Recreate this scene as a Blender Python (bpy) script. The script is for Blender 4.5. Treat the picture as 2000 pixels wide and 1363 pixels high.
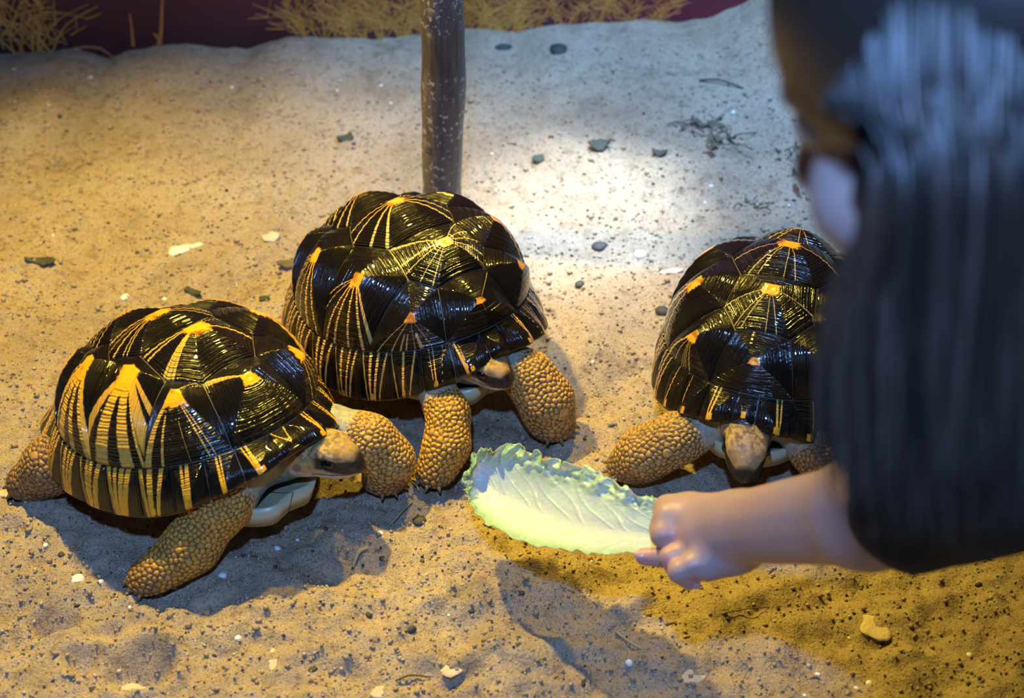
import bpy, math, random
import numpy as np
from mathutils import Vector, Matrix, kdtree

for o in list(bpy.data.objects): bpy.data.objects.remove(o, do_unlink=True)
SC = bpy.context.scene
COL = SC.collection
R = math.radians
rng = np.random.default_rng(7)
random.seed(7)

# ------------------------------------------------------------------ camera, world, lights, exposure
CAMZ, PITCH, FPX = 1.2, R(38), 3172.0
cam_d = bpy.data.cameras.new('camera'); cam = bpy.data.objects.new('camera', cam_d); COL.objects.link(cam)
cam.location = (0, 0, CAMZ); cam.rotation_euler = (R(90) - PITCH, 0, 0)
cam_d.sensor_width = 36; cam_d.lens = 36 * FPX / 2000; cam_d.clip_start = .05
cam_d.dof.use_dof = True; cam_d.dof.focus_distance = 1.72; cam_d.dof.aperture_fstop = 4.5
SC.camera = cam
SC.view_settings.view_transform = 'Standard'; SC.view_settings.look = 'None'
SC.view_settings.exposure = 0.0; SC.view_settings.gamma = 1.0; SC.view_settings.use_curve_mapping = False

world = bpy.data.worlds.new('world'); SC.world = world; world.use_nodes = True
world.node_tree.nodes['Background'].inputs[0].default_value = (.30, .42, .75, 1)
world.node_tree.nodes['Background'].inputs[1].default_value = .06

def spot(name, loc, target, power, colour, size, blend, radius):
    d = bpy.data.lights.new(name, 'SPOT'); o = bpy.data.objects.new(name, d); COL.objects.link(o)
    d.energy = power; d.color = colour; d.spot_size = R(size); d.spot_blend = blend; d.shadow_soft_size = radius
    o.location = loc; o.rotation_euler = (Vector(target) - Vector(loc)).to_track_quat('-Z', 'Y').to_euler()
    return o
# a warm heat lamp over the left of the pen, a second one behind the middle, a narrow white lamp behind
# the middle tortoise, and the bluish hall light that comes from above and behind the visitors
spot('heat_lamp_left', (-.50, 1.78, 1.35), (-.44, 1.38, 0), 155, (1, .71, .09), 80, .85, .028)
spot('heat_lamp_right', (.14, 2.00, 1.25), (.24, 1.00, 0), 60, (1, .71, .09), 60, .5, .03)
spot('white_spot', (.11, 1.95, .95), (.092, 1.825, 0), 115, (.74, .87, 1), 25, 1.0, .02)
spot('white_spot_spill', (.28, 1.95, .95), (.24, 2.10, 0), 72, (.27, .52, 1), 84, .75, .02)
spot('hall_light', (-.08, .10, 1.73), (.05, 1.25, 0), 122, (.21, .44, 1), 120, .6, .04)

# ------------------------------------------------------------------ picture geometry
FW = np.array([0, math.cos(PITCH), -math.sin(PITCH)]); UP = np.array([0, math.sin(PITCH), math.cos(PITCH)]); RT = np.array([1., 0, 0])
def direc(px, py): return FW + RT * (px - 1000) / FPX + UP * (681.5 - py) / FPX
def at(px, py, depth): return np.array([0, 0, CAMZ]) + direc(px, py) * depth
def gr(px, py, z=0.0):
    d = direc(px, py); return np.array([0, 0, CAMZ]) + d * ((z - CAMZ) / d[2])

# ------------------------------------------------------------------ generic helpers
def sm(a, b, x):
    t = np.clip((x - a) / (b - a), 0, 1); return t * t * (3 - 2 * t)
def mixv(a, b, t): return a + (b - a) * t
def tag(o, label=None, cat=None, group=None, kind=None):
    if label: o['label'] = label
    if cat: o['category'] = cat
    if group: o['group'] = group
    if kind: o['kind'] = kind
    return o
def empty(name, loc, rz=0):
    o = bpy.data.objects.new(name, None); COL.objects.link(o); o.location = loc; o.rotation_euler = (0, 0, rz)
    o.empty_display_size = .05; return o
def mesh_np(name, V, quads=None, ngons=None, smooth=True, attrs=None):
    me = bpy.data.meshes.new(name); V = np.asarray(V, np.float32)
    q = np.zeros((0, 4), np.int32) if quads is None else np.asarray(quads, np.int32)
    ng = [np.asarray(g, np.int32) for g in (ngons or [])]
    li = np.concatenate([q.ravel()] + ng).astype(np.int32)
    tot = np.concatenate([np.full(len(q), q.shape[1], np.int32), np.array([len(g) for g in ng], np.int32)])
    st = np.concatenate([[0], np.cumsum(tot)[:-1]]).astype(np.int32)
    me.vertices.add(len(V)); me.vertices.foreach_set('co', V.ravel())
    me.loops.add(len(li)); me.loops.foreach_set('vertex_index', li)
    me.polygons.add(len(tot)); me.polygons.foreach_set('loop_start', st)
    me.update(calc_edges=True)
    if smooth: me.polygons.foreach_set('use_smooth', np.ones(len(tot), bool))
    for k, a in (attrs or {}).items():
        a = np.asarray(a, np.float32)
        if a.ndim == 1:
            me.attributes.new(k, 'FLOAT', 'POINT').data.foreach_set('value', a)
        else:
            if a.shape[1] == 3: a = np.concatenate([a, np.ones((len(a), 1), np.float32)], 1)
            me.attributes.new(k, 'FLOAT_COLOR', 'POINT').data.foreach_set('color', a.ravel())
    me.validate()
    return me
def link(name, me, mat, parent=None):
    o = bpy.data.objects.new(name, me); COL.objects.link(o)
    if mat is not None and not me.materials: me.materials.append(mat)
    if parent is not None: o.parent = parent
    return o
def grid_quads(n, m, wrap=False):
    i, j = np.meshgrid(np.arange(n - 1), np.arange(m if wrap else m - 1), indexing='ij')
    j2 = (j + 1) % m
    return np.stack([i * m + j, i * m + j2, (i + 1) * m + j2, (i + 1) * m + j], -1).reshape(-1, 4)
def tube(P, rad, sides=8, flat=1.0):
    P = np.asarray(P, float); n = len(P); rad = np.broadcast_to(rad, n)
    T = np.gradient(P, axis=0); T /= np.linalg.norm(T, axis=1)[:, None] + 1e-12
    ref = np.array([0, 0, 1.]) if abs(T[0, 2]) < .9 else np.array([1., 0, 0])
    A = np.cross(T, ref); A /= np.linalg.norm(A, axis=1)[:, None] + 1e-12; B = np.cross(T, A)
    t = np.arange(sides) * 2 * math.pi / sides
    V = P[:, None] + rad[:, None, None] * (np.cos(t)[None, :, None] * A[:, None] + flat * np.sin(t)[None, :, None] * B[:, None])
    return V.reshape(-1, 3), grid_quads(n, sides, True), [np.arange(sides)[::-1], (n - 1) * sides + np.arange(sides)]
def spline(pts, n):
    pts = np.asarray(pts, float); m = len(pts)
    t = np.linspace(0, m - 1, n); i = np.clip(t.astype(int), 0, m - 2); f = (t - i)[:, None]
    p0 = pts[np.maximum(i - 1, 0)]; p1 = pts[i]; p2 = pts[i + 1]; p3 = pts[np.minimum(i + 2, m - 1)]
    return .5 * ((2 * p1) + (p2 - p0) * f + (2 * p0 - 5 * p1 + 4 * p2 - p3) * f ** 2 + (3 * p1 - p0 - 3 * p2 + p3) * f ** 3)
def hash2(i, j, s=0):
    h = (i.astype(np.int64) * 374761393 + j.astype(np.int64) * 668265263 + s * 974711) & 0x7fffffff
    h = ((h ^ (h >> 13)) * 1274126177) & 0x7fffffff
    return ((h ^ (h >> 16)) & 0xffff) / 65535.0
def vnoise(x, y, s=0):
    i = np.floor(x); j = np.floor(y); fx = x - i; fy = y - j; fx = fx * fx * (3 - 2 * fx); fy = fy * fy * (3 - 2 * fy)
    a = hash2(i, j, s); b = hash2(i + 1, j, s); c = hash2(i, j + 1, s); d = hash2(i + 1, j + 1, s)
    return (a * (1 - fx) + b * fx) * (1 - fy) + (c * (1 - fx) + d * fx) * fy - .5
def fbm(x, y, o=4, s=0): return sum(vnoise(x * 2 ** k + 17 * k, y * 2 ** k - 9 * k, s + k) * .55 ** k for k in range(o))

# ---- signed distance modelling -> one continuous surface
def sd_cone(p, a, b, ra, rb):
    a = np.asarray(a, np.float32); ab = np.asarray(b, np.float32) - a
    h = np.clip(((p - a) @ ab) / max(float(ab @ ab), 1e-9), 0, 1)
    return np.linalg.norm(p - a - h[:, None] * ab, axis=1) - (ra + (rb - ra) * h)
def sd_ell(p, c, r, M=None):
    q = p - np.asarray(c, np.float32)
    if M is not None: q = q @ np.asarray(M, np.float32)
    r = np.asarray(r, np.float32)
    k0 = np.linalg.norm(q / r, axis=1); k1 = np.linalg.norm(q / (r * r), axis=1) + 1e-9
    return k0 * (k0 - 1) / k1
def smin(a, b, k):
    h = np.clip(.5 + .5 * (b - a) / k, 0, 1); return b + (a - b) * h - k * h * (1 - h)
def smax(a, b, k): return -smin(-a, -b, k)
def surface(sdf, lo, hi, h, B=8, relax=2):
    lo = np.asarray(lo, np.float64); nb = np.ceil((np.asarray(hi) - lo) / (B * h)).astype(int)
    I = np.stack(np.meshgrid(*[np.arange(n) for n in nb], indexing='ij'), -1).reshape(-1, 3)
    d = sdf((lo + (I + .5) * B * h).astype(np.float32))
    I = I[np.abs(d) < B * h * 1.35]
    n = B + 2; g = np.arange(n) - 1
    off = np.stack(np.meshgrid(g, g, g, indexing='ij'), -1)
    N = (nb + 3) * B
    vk, vp, qs = [], [], []
    for c0 in range(0, len(I), 400):
        J = I[c0:c0 + 400] * B
        gi = J[:, None, None, None] + off[None]
        D = sdf((lo + gi.reshape(-1, 3) * h).astype(np.float32)).reshape(len(J), n, n, n)
        S = D < 0
        m = n - 1
        acc = np.zeros((len(J), m, m, m, 3)); cnt = np.zeros((len(J), m, m, m))
        cell = gi[:, :m, :m, :m]
        key = ((cell[..., 0] + B) * N[1] + cell[..., 1] + B) * N[2] + cell[..., 2] + B
        for ax in range(3):
            s0 = [slice(None)] * 4; s1 = [slice(None)] * 4; s0[ax + 1] = slice(0, m); s1[ax + 1] = slice(1, n)
            d0, d1 = D[tuple(s0)], D[tuple(s1)]
            cr = (d0 < 0) != (d1 < 0)
            t = np.where(cr, d0 / np.where(cr, d0 - d1, 1), 0)
            pos = gi[tuple(s0)].astype(np.float64); pos[..., ax] += t; pos *= cr[..., None]
            o1, o2 = [a for a in range(3) if a != ax]
            for e1 in (0, 1):
                for e2 in (0, 1):
                    sl = [slice(None)] * 4; sl[o1 + 1] = slice(e1, e1 + m); sl[o2 + 1] = slice(e2, e2 + m)
                    acc += pos[tuple(sl)]; cnt += cr[tuple(sl)]
            own = np.zeros_like(cr); own[:, 1:B + 1, 1:B + 1, 1:B + 1] = True
            b, i, j, k = np.nonzero(cr & own)
            idx = [i, j, k]
            def kk(a1, a2):
                q = [x.copy() for x in idx]; q[o1] -= a1; q[o2] -= a2; return key[b, q[0], q[1], q[2]]
            Q = np.stack([kk(1, 1), kk(0, 1), kk(0, 0), kk(1, 0)], -1)
            neg = S[b, i, j, k]
            if ax == 1: neg = ~neg
            Q = np.where(neg[:, None], Q, Q[:, ::-1])
            qs.append(Q)
        ok = cnt > 0
        vk.append(key[ok]); vp.append(acc[ok] / cnt[ok][:, None])
    vk = np.concatenate(vk); vp = np.concatenate(vp); Q = np.concatenate(qs)
    uk, first = np.unique(vk, return_index=True); V = lo + vp[first] * h
    F = np.searchsorted(uk, Q)
    V = relax_mesh(V, F, relax)
    return V, F
def relax_mesh(V, F, it):
    e = np.concatenate([F[:, [0, 1]], F[:, [1, 2]], F[:, [2, 3]], F[:, [3, 0]]]); e = np.concatenate([e, e[:, ::-1]])
    c = np.bincount(e[:, 0], minlength=len(V)).astype(float)[:, None] + 1e-9
    for _ in range(it):
        a = np.stack([np.bincount(e[:, 0], weights=V[e[:, 1], k], minlength=len(V)) for k in range(3)], 1) / c
        V = V * .4 + a * .6
    return V
def vnormals(V, F):
    n = np.cross(V[F[:, 2]] - V[F[:, 0]], V[F[:, 3]] - V[F[:, 1]])
    N = np.zeros_like(V)
    for k in range(4):
        for c in range(3): N[:, c] += np.bincount(F[:, k], weights=n[:, c], minlength=len(V))
    return N / (np.linalg.norm(N, axis=1)[:, None] + 1e-12)
def subdivide(V, F):                    # one linear split of all quads, then a light relax
    e = np.concatenate([F[:, [0, 1]], F[:, [1, 2]], F[:, [2, 3]], F[:, [3, 0]]]); es = np.sort(e, 1)
    u, inv = np.unique(es[:, 0].astype(np.int64) * len(V) + es[:, 1], return_inverse=True)
    a, b = u // len(V), u % len(V)
    M = (V[a] + V[b]) / 2; C = V[F].mean(1); n = len(V); m = len(F)
    E = n + inv.reshape(4, m); c = n + len(u) + np.arange(m)
    Q = np.concatenate([np.stack([F[:, k], E[k], c, E[(k + 3) % 4]], 1) for k in range(4)])
    return relax_mesh(np.concatenate([V, M, C]), Q, 2), Q

# ---- node material helper
class Mat:
    def __init__(s, name):
        s.m = bpy.data.materials.new(name); s.m.use_nodes = True; s.t = s.m.node_tree
        s.b = s.t.nodes['Principled BSDF']
    def n(s, typ, **kw):
        x = s.t.nodes.new(typ)
        for k, v in kw.items():
            if isinstance(k, str) and hasattr(x, k) and k not in ('Scale',): setattr(x, k, v)
        return x
    def l(s, a, b): s.t.links.new(a, b); return b
    def attr(s, name): x = s.n('ShaderNodeAttribute'); x.attribute_name = name; return x
    def math(s, op, a, b=None, clamp=False):
        x = s.n('ShaderNodeMath'); x.operation = op; x.use_clamp = clamp
        for i, v in enumerate((a, b)):
            if v is None: continue
            if isinstance(v, (int, float)): x.inputs[i].default_value = v
            else: s.l(v, x.inputs[i])
        return x.outputs[0]
    def mix(s, f, a, b, typ='MIX'):
        x = s.n('ShaderNodeMix'); x.data_type = 'RGBA'; x.blend_type = typ
        for sock, v in ((x.inputs[0], f), (x.inputs[6], a), (x.inputs[7], b)):
            if isinstance(v, (int, float)): sock.default_value = v
            elif isinstance(v, tuple): sock.default_value = (*v, 1) if len(v) == 3 else v
            else: s.l(v, sock)
        return x.outputs[2]
    def noise(s, scale, detail=2, rough=.5, vec=None, dist=0):
        x = s.n('ShaderNodeTexNoise'); x.inputs['Scale'].default_value = scale; x.inputs['Detail'].default_value = detail
        x.inputs['Roughness'].default_value = rough; x.inputs['Distortion'].default_value = dist
        s.l(vec if vec is not None else s.coord(), x.inputs['Vector']); return x.outputs['Fac']
    def coord(s, which='Object'):
        if not hasattr(s, '_tc'): s._tc = s.n('ShaderNodeTexCoord')
        return s._tc.outputs[which]
    def mapped(s, scale):
        x = s.n('ShaderNodeMapping'); x.inputs['Scale'].default_value = scale; s.l(s.coord(), x.inputs['Vector']); return x.outputs[0]
    def ramp(s, f, stops, interp='LINEAR'):
        x = s.n('ShaderNodeValToRGB'); s.l(f, x.inputs[0]); e = x.color_ramp.elements; x.color_ramp.interpolation = interp
        while len(e) < len(stops): e.new(.5)
        for q, (p, c) in zip(e, stops): q.position = p; q.color = (*c, 1) if len(c) == 3 else c
        return x.outputs[0]
    def bump(s, h, strength, dist, prev=None):
        x = s.n('ShaderNodeBump'); x.inputs['Strength'].default_value = strength; x.inputs['Distance'].default_value = dist
        s.l(h, x.inputs['Height'])
        if prev is not None: s.l(prev, x.inputs['Normal'])
        return x.outputs[0]
    def out(s, col=None, rough=None, normal=None, **kw):
        for name, v in (('Base Color', col), ('Roughness', rough), ('Normal', normal)):
            if v is None: continue
            i = s.b.inputs[name]
            if isinstance(v, (int, float)): i.default_value = v
            elif isinstance(v, tuple): i.default_value = (*v, 1)
            else: s.l(v, i)
        for k, v in kw.items(): s.b.inputs[k.replace('_', ' ')].default_value = v
        return s.m
def plain(name, col, rough=.6, var=.25, scale=60, bump=.0, **kw):
    m = Mat(name); f = m.noise(scale, 4)
    c = m.mix(f, tuple(x * (1 - var) for x in col), tuple(min(1, x * (1 + var)) for x in col))
    return m.out(c, rough, m.bump(m.noise(scale * 3, 3), bump, .002) if bump else None, **kw)

# ------------------------------------------------------------------ materials
def sand_material():
    m = Mat('sand')
    big = m.noise(6, 5, .6); mid = m.noise(55, 5, .7); fine = m.noise(330, 3, .75); gran = m.noise(620, 2, .6); pat = m.noise(17, 4, .65)
    c = m.ramp(big, [(.32, (.36, .27, .175)), (.50, (.44, .335, .225)), (.68, (.50, .40, .28))])
    c = m.mix(m.ramp(pat, [(.30, (.55,) * 3), (.44, (0,) * 3)]), c, (.22, .165, .105))
    c = m.mix(m.ramp(mid, [(.33, (.8,) * 3), (.46, (0,) * 3)]), c, (.22, .16, .10))
    c = m.mix(m.ramp(fine, [(.34, (.9,) * 3), (.45, (0,) * 3)]), c, (.13, .095, .06))
    c = m.mix(m.ramp(gran, [(.60, (0,) * 3), (.68, (.8,) * 3)]), c, (.66, .57, .45))
    b = m.bump(pat, .5, .012); b = m.bump(mid, .7, .006, b); b = m.bump(fine, .9, .003, b); b = m.bump(gran, .7, .0014, b)
    return m.out(c, .9, b, Specular_IOR_Level=.15)
M_SAND = sand_material()
def shell_material(name, ray, areole):
    m = Mat(name)
    rho, ry, ar = m.attr('rho').outputs['Fac'], m.attr('ray').outputs['Fac'], m.attr('areole').outputs['Fac']
    nz = m.noise(230, 4, .7); nz2 = m.noise(70, 3)
    rm = m.math('MULTIPLY', m.math('ADD', ry, m.math('MULTIPLY', m.math('SUBTRACT', nz, .5), .35)), 4, True)
    am = m.math('MULTIPLY', m.math('ADD', ar, m.math('MULTIPLY', m.math('SUBTRACT', nz, .5), 1.1)), 5, True)
    base = m.mix(nz2, (.005, .0042, .0034), (.014, .010, .006))
    rcol = m.mix(m.math('MULTIPLY', rho, 1.15, True), areole, ray)
    rcol = m.mix(m.ramp(nz, [(.3, (.55,) * 3), (.48, (0,) * 3)]), rcol, tuple(x * .45 for x in ray))
    acol = m.mix(m.ramp(nz2, [(.56, (0,) * 3), (.66, (.8,) * 3)]), areole, (.35, .09, .012))
    c = m.mix(am, m.mix(rm, base, rcol), acol)
    ring = m.math('SINE', m.math('ADD', m.math('MULTIPLY', rho, 96), m.math('MULTIPLY', nz2, 6)))
    ring2 = m.math('SINE', m.math('ADD', m.math('MULTIPLY', rho, 173), m.math('MULTIPLY', nz2, 9)))
    h = m.math('MULTIPLY', m.math('ADD', ring, m.math('MULTIPLY', ring2, .8)), m.math('MULTIPLY', m.math('SUBTRACT', rho, .12), 3, True))
    b = m.bump(h, .55, .0012); b = m.bump(m.noise(260, 3), .16, .001, b)
    return m.out(c, m.mix(nz2, (.09,) * 3, (.22,) * 3), b, Specular_IOR_Level=.5, Coat_Weight=.35, Coat_Roughness=.03)
M_SHELL = [shell_material('shell_golden', (.66, .40, .07), (.86, .40, .012)),
           shell_material('shell_cream', (.62, .46, .16), (.80, .36, .03)),
           shell_material('shell_pale', (.62, .46, .15), (.84, .42, .03))]
def skin_material():
    m = Mat('tortoise_skin')
    col = m.attr('col').outputs['Color']; ed = m.attr('edge').outputs['Fac']; cr = m.attr('cell').outputs['Fac']
    nz = m.noise(160, 4, .65); nz2 = m.noise(40, 3)
    c = m.mix(m.math('MULTIPLY', cr, .45), col, (1.0, .93, .72), 'OVERLAY')
    c = m.mix(m.ramp(nz, [(.28, (.6,) * 3), (.55, (0,) * 3)]), c, (.09, .06, .035))
    seam = m.ramp(ed, [(.16, (1,) * 3), (.40, (0,) * 3)])
    c = m.mix(m.math('MULTIPLY', seam, .86), c, (.045, .028, .014))
    b = m.bump(ed, .7, .0022); b = m.bump(nz, .35, .0012, b)
    return m.out(c, .48, b, Specular_IOR_Level=.4)
M_SKIN = skin_material()
def plastron_material():
    m = Mat('plastron'); d = m.attr('dark').outputs['Fac']; nz = m.noise(60, 3)
    c = m.mix(nz, (.40, .40, .24), (.55, .50, .30)); c = m.mix(m.math('MULTIPLY', m.math('ADD', d, m.math('MULTIPLY', m.math('SUBTRACT', nz, .5), .5)), 5, True), c, (.03, .02, .012))
    return m.out(c, .35, m.bump(m.noise(140, 3), .2, .001))
M_PLAST = plastron_material()
def carapace_material():
    m = Mat('carapace_base'); u = m.attr('under').outputs['Fac']
    return m.out(m.mix(u, (.085, .062, .035), (.46, .20, .035)), .4, m.bump(m.noise(120, 3), .3, .001))
M_CARA = carapace_material()
M_EYE = Mat('eye_black').out((.004, .004, .006), .06, None, Specular_IOR_Level=.7)
M_CLAW = plain('claw', (.16, .11, .06), .5)
def wood_material():
    m = Mat('branch_bark'); v = m.mapped((1, 1, .08))
    g = m.noise(160, 4, .6, v); sp = m.noise(150, 3, .6); pat = m.noise(9, 3)
    c = m.ramp(g, [(.30, (.040, .032, .028)), (.55, (.10, .082, .070)), (.75, (.20, .17, .15))])
    c = m.mix(m.math('MULTIPLY', m.ramp(pat, [(.4, (0,) * 3), (.65, (1,) * 3)]), .5), c, (.16, .145, .135))
    c = m.mix(m.math('MULTIPLY', m.ramp(sp, [(.58, (0,) * 3), (.63, (1,) * 3)]), m.ramp(pat, [(.42, (0,) * 3), (.55, (1,) * 3)])), c, (.50, .42, .32))
    return m.out(c, .42, m.bump(g, .35, .002))
M_WOOD = wood_material()
def mural_material():
    m = Mat('mural_print'); tc = m.coord(); sx = m.n('ShaderNodeSeparateXYZ'); m.l(tc, sx.inputs[0])
    big = m.noise(3.2, 4, .6); v = m.mapped((14, 1, 60)); bl = m.noise(1.0, 3, .6, v)
    x = m.math('ADD', m.math('MULTIPLY', sx.outputs['X'], .55), m.math('ADD', .5, m.math('MULTIPLY', m.math('SUBTRACT', big, .5), .5)), True)
    c = m.ramp(x, [(.12, (.12, .045, .036)), (.38, (.20, .052, .060)), (.55, (.26, .05, .085)), (.68, (.42, .05, .10)), (.9, (.40, .06, .09))])
    c = m.mix(m.math('MULTIPLY', bl, .55), c, (.17, .07, .16))
    return m.out(c, .55)
M_MURAL = mural_material()
M_GRASS = [plain('print_ochre', (.60, .27, .045), .6, .5, 40), plain('print_orange', (.55, .19, .04), .6, .5, 40)]
def leaf_material():
    m = Mat('cabbage'); g = m.attr('green').outputs['Fac']; nz = m.noise(55, 5, .65); f = m.noise(220, 4, .6)
    gg = m.math('ADD', g, m.math('MULTIPLY', m.math('SUBTRACT', nz, .5), .9), True)
    c = m.ramp(gg, [(.08, (.54, .62, .62)), (.38, (.46, .59, .50)), (.70, (.36, .53, .34)), (1.0, (.26, .43, .22))])
    b = m.bump(nz, .35, .004); b = m.bump(f, .3, .0016, b)
    return m.out(c, .30, b, Subsurface_Weight=.35, Subsurface_Scale=.01, Coat_Weight=.25, Coat_Roughness=.15)
M_LEAF = leaf_material()
def flesh_material():
    m = Mat('skin'); col = m.attr('col').outputs['Color']; nz = m.noise(45, 4)
    c = m.mix(m.math('MULTIPLY', nz, .35), col, (.62, .25, .18))
    return m.out(c, .45, m.bump(m.noise(420, 3), .12, .0008), Subsurface_Weight=.0, Subsurface_Scale=.008)
M_FLESH = flesh_material()
def hair_material():
    m = Mat('hair'); t = m.attr('tone').outputs['Fac']
    c = m.mix(t, (.014, .010, .008), (.085, .055, .042))
    return m.out(c, .42, None, Specular_IOR_Level=.8)
M_HAIR = hair_material()
M_CLOTH = plain('black_knit', (.010, .010, .013), .85, .3, 90, .3)
M_JEANS = plain('dark_denim', (.02, .03, .06), .85, .3, 120, .3)
M_SHOE = plain('shoe_canvas', (.05, .05, .055), .7)

# ------------------------------------------------------------------ the setting: sand floor, mural wall
WALL_Y = 2.30
def onwall(px, py, y=WALL_Y):
    d = direc(px, py); return np.array([0, 0, CAMZ]) + d * (y / d[1])
EDGE = np.array([onwall(px, py) for px, py in [(-400, 96), (-100, 99), (0, 101), (90, 95), (150, 92), (212, 107), (250, 92), (330, 82), (400, 88), (480, 93), (530, 80), (570, 74),
        (700, 72), (830, 66), (920, 54), (1010, 60), (1080, 44), (1180, 38), (1250, 28), (1330, 33), (1390, 28), (1450, 2), (1500, -30), (1700, -60), (2400, -70)]])
PITS = [(385, 1165, .05, .012), (300, 1090, .06, .008), (150, 1040, .06, .006), (690, 1110, .045, .008), (560, 1090, .06, .006), (930, 1200, .05, .007),
        (1060, 1180, .05, .006), (1200, 1105, .045, .010), (1130, 1010, .06, .008), (1450, 1180, .06, -.008), (1560, 1150, .05, -.006), (1650, 1290, .05, .008),
        (1860, 1270, .05, .007), (268, 1302, .030, .018), (105, 1212, .022, .015), (165, 1290, .018, .014), (330, 1262, .02, -.006), (640, 1120, .02, .008), (880, 1230, .035, .012), (1180, 1150, .03, .010), (1340, 1300, .05, -.005), (230, 1290, .04, .008), (120, 1200, .03, .007), (640, 1330, .05, .006), (1010, 830, .06, .006),
        (1180, 760, .06, .008), (1130, 700, .04, -.006), (1250, 640, .05, .006), (1380, 330, .07, -.012), (1560, 360, .05, -.012), (60, 230, .10, -.010),
        (180, 480, .06, .007), (380, 560, .06, .008), (60, 560, .05, .006), (480, 540, .05, .008), (870, 455, .07, -.010), (1000, 1300, .05, -.006), (60, 980, .04, -.006)]
PW = [(*gr(px, py)[:2], r, d) for px, py, r, d in PITS]
def sand_z(x, y):
    x = np.asarray(x, float); y = np.asarray(y, float)
    z = np.interp(x, EDGE[:, 0], EDGE[:, 2]) * sm(1.72, 2.28, y)
    w = 1 - .4 * sm(1.8, 2.2, y)
    z = z + w * (.016 * fbm(x * 4.2, y * 5.5, 3, 3) + (.010 + .006 * sm(1.55, 1.25, y)) * fbm(x * 16, y * 18, 3, 11) + (.0045 + .0045 * sm(1.6, 1.25, y)) * fbm(x * 60, y * 62, 3, 23))
    for cx, cy, r, d in PW:
        q = ((x - cx) ** 2 + ((y - cy) * 1.15) ** 2) / (r * r)
        z = z - d * np.exp(-q * 1.4) + .45 * d * np.exp(-((np.sqrt(q) - 1.35) / .35) ** 2)
    return z - .002
def axis(lo, a, b, hi, fine, coarse):
    return np.concatenate([np.arange(lo, a, coarse), np.arange(a, b, fine), np.arange(b, hi + coarse, coarse)])
gx = axis(-1.9, -.88, .95, 1.9, .0048, .06); gy = axis(-1.2, .92, 2.0, 2.36, .0046, .012)
X, Y = np.meshgrid(gx, gy, indexing='ij')
floor = link('floor', mesh_np('floor', np.stack([X, Y, sand_z(X, Y)], -1).reshape(-1, 3), grid_quads(len(gx), len(gy))), M_SAND)
tag(floor, 'pale tan sand floor of the tortoise pen', kind='structure')

def box_mesh(name, lo, hi):
    x0, y0, z0 = lo; x1, y1, z1 = hi
    V = [(x0, y0, z0), (x1, y0, z0), (x1, y1, z0), (x0, y1, z0), (x0, y0, z1), (x1, y0, z1), (x1, y1, z1), (x0, y1, z1)]
    return mesh_np(name, V, [(0, 3, 2, 1), (4, 5, 6, 7), (0, 1, 5, 4), (1, 2, 6, 5), (2, 3, 7, 6), (3, 0, 4, 7)], smooth=False)
wall = link('wall_back', box_mesh('wall_back', (-1.9, WALL_Y, -.15), (1.9, WALL_Y + .06, 1.25)), M_MURAL)
tag(wall, 'dark maroon mural wall printed with dry yellow grass', kind='structure')
def grass_tuft(stems, mat):              # thin flat print lying on the wall
    Vs, Qs, n0 = [], [], 0
    for pts, w in stems:
        P = spline(pts, 9); T = np.gradient(P, axis=0); T /= np.linalg.norm(T, axis=1)[:, None] + 1e-9
        S = np.stack([T[:, 2], 0 * T[:, 0], -T[:, 0]], 1); ww = w * np.linspace(1, .25, 9)[:, None]
        q = .0008 + .0008 * random.random()
        A = P + S * ww; B = P - S * ww
        for L in (A, B): L[:, 1] = WALL_Y - q
        A2, B2 = A.copy(), B.copy(); A2[:, 1] = WALL_Y + .001; B2[:, 1] = WALL_Y + .001
        Vs.append(np.stack([A2, A, B, B2], 1).reshape(-1, 3)); Qs.append(grid_quads(9, 4) + n0); n0 += 36
    link('printed_grass', mesh_np('printed_grass', np.concatenate(Vs), np.concatenate(Qs)), mat, wall)
def fan(px, py, n, h, spread, w, seed, branch=3, lean=0):
    r = random.Random(seed); out = []
    for k in range(n):
        b = onwall(px + r.uniform(-spread, spread) * .35, py + 12); a = r.uniform(-.75, .75) + lean; L = h * r.uniform(.5, 1.1)
        d = np.array([math.sin(a), 0, math.cos(a)]); c = np.array([math.sin(a * 1.8 + r.uniform(-.3, .3)), 0, math.cos(a * 1.8)])
        P = [b, b + d * L * .5, b + d * L * .5 + c * L * .5]; out.append((P, w * r.uniform(.6, 1.3)))
        for _ in range(branch):
            t = r.uniform(.2, .9); s = mixv(P[0], P[2], t); e = a + r.choice((-1, 1)) * r.uniform(.4, 1.1)
            l = L * r.uniform(.15, .4); f = np.array([math.sin(e), 0, math.cos(e)])
            out.append(([s, s + f * l * .5, s + f * l], w * .7))
    return out
grass_tuft(fan(70, 95, 12, .17, 130, .0015, 1, 4, -.1), M_GRASS[0])
grass_tuft(fan(60, 100, 6, .19, 90, .0013, 2, 4, .9) + fan(10, 60, 7, .14, 90, .0015, 3, 3, .3), M_GRASS[0])
grass_tuft([([onwall(260, 90), onwall(258, 60), onwall(253, 25)], .0030)], M_GRASS[1])
grass_tuft([([onwall(311, 88), onwall(315, 50), onwall(318, -30)], .0042), ([onwall(309, 76), onwall(303, 68), onwall(299, 66)], .0025)], M_GRASS[1])
for i, px in enumerate(range(600, 1000, 36)): grass_tuft(fan(px, 68, 8, .11, 34, .0010, 30 + i, 7), M_GRASS[0])
for i, px in enumerate(range(1010, 1310, 40)): grass_tuft(fan(px, 46, 6, .085, 36, .0008, 60 + i, 5), M_GRASS[i % 2])

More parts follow.
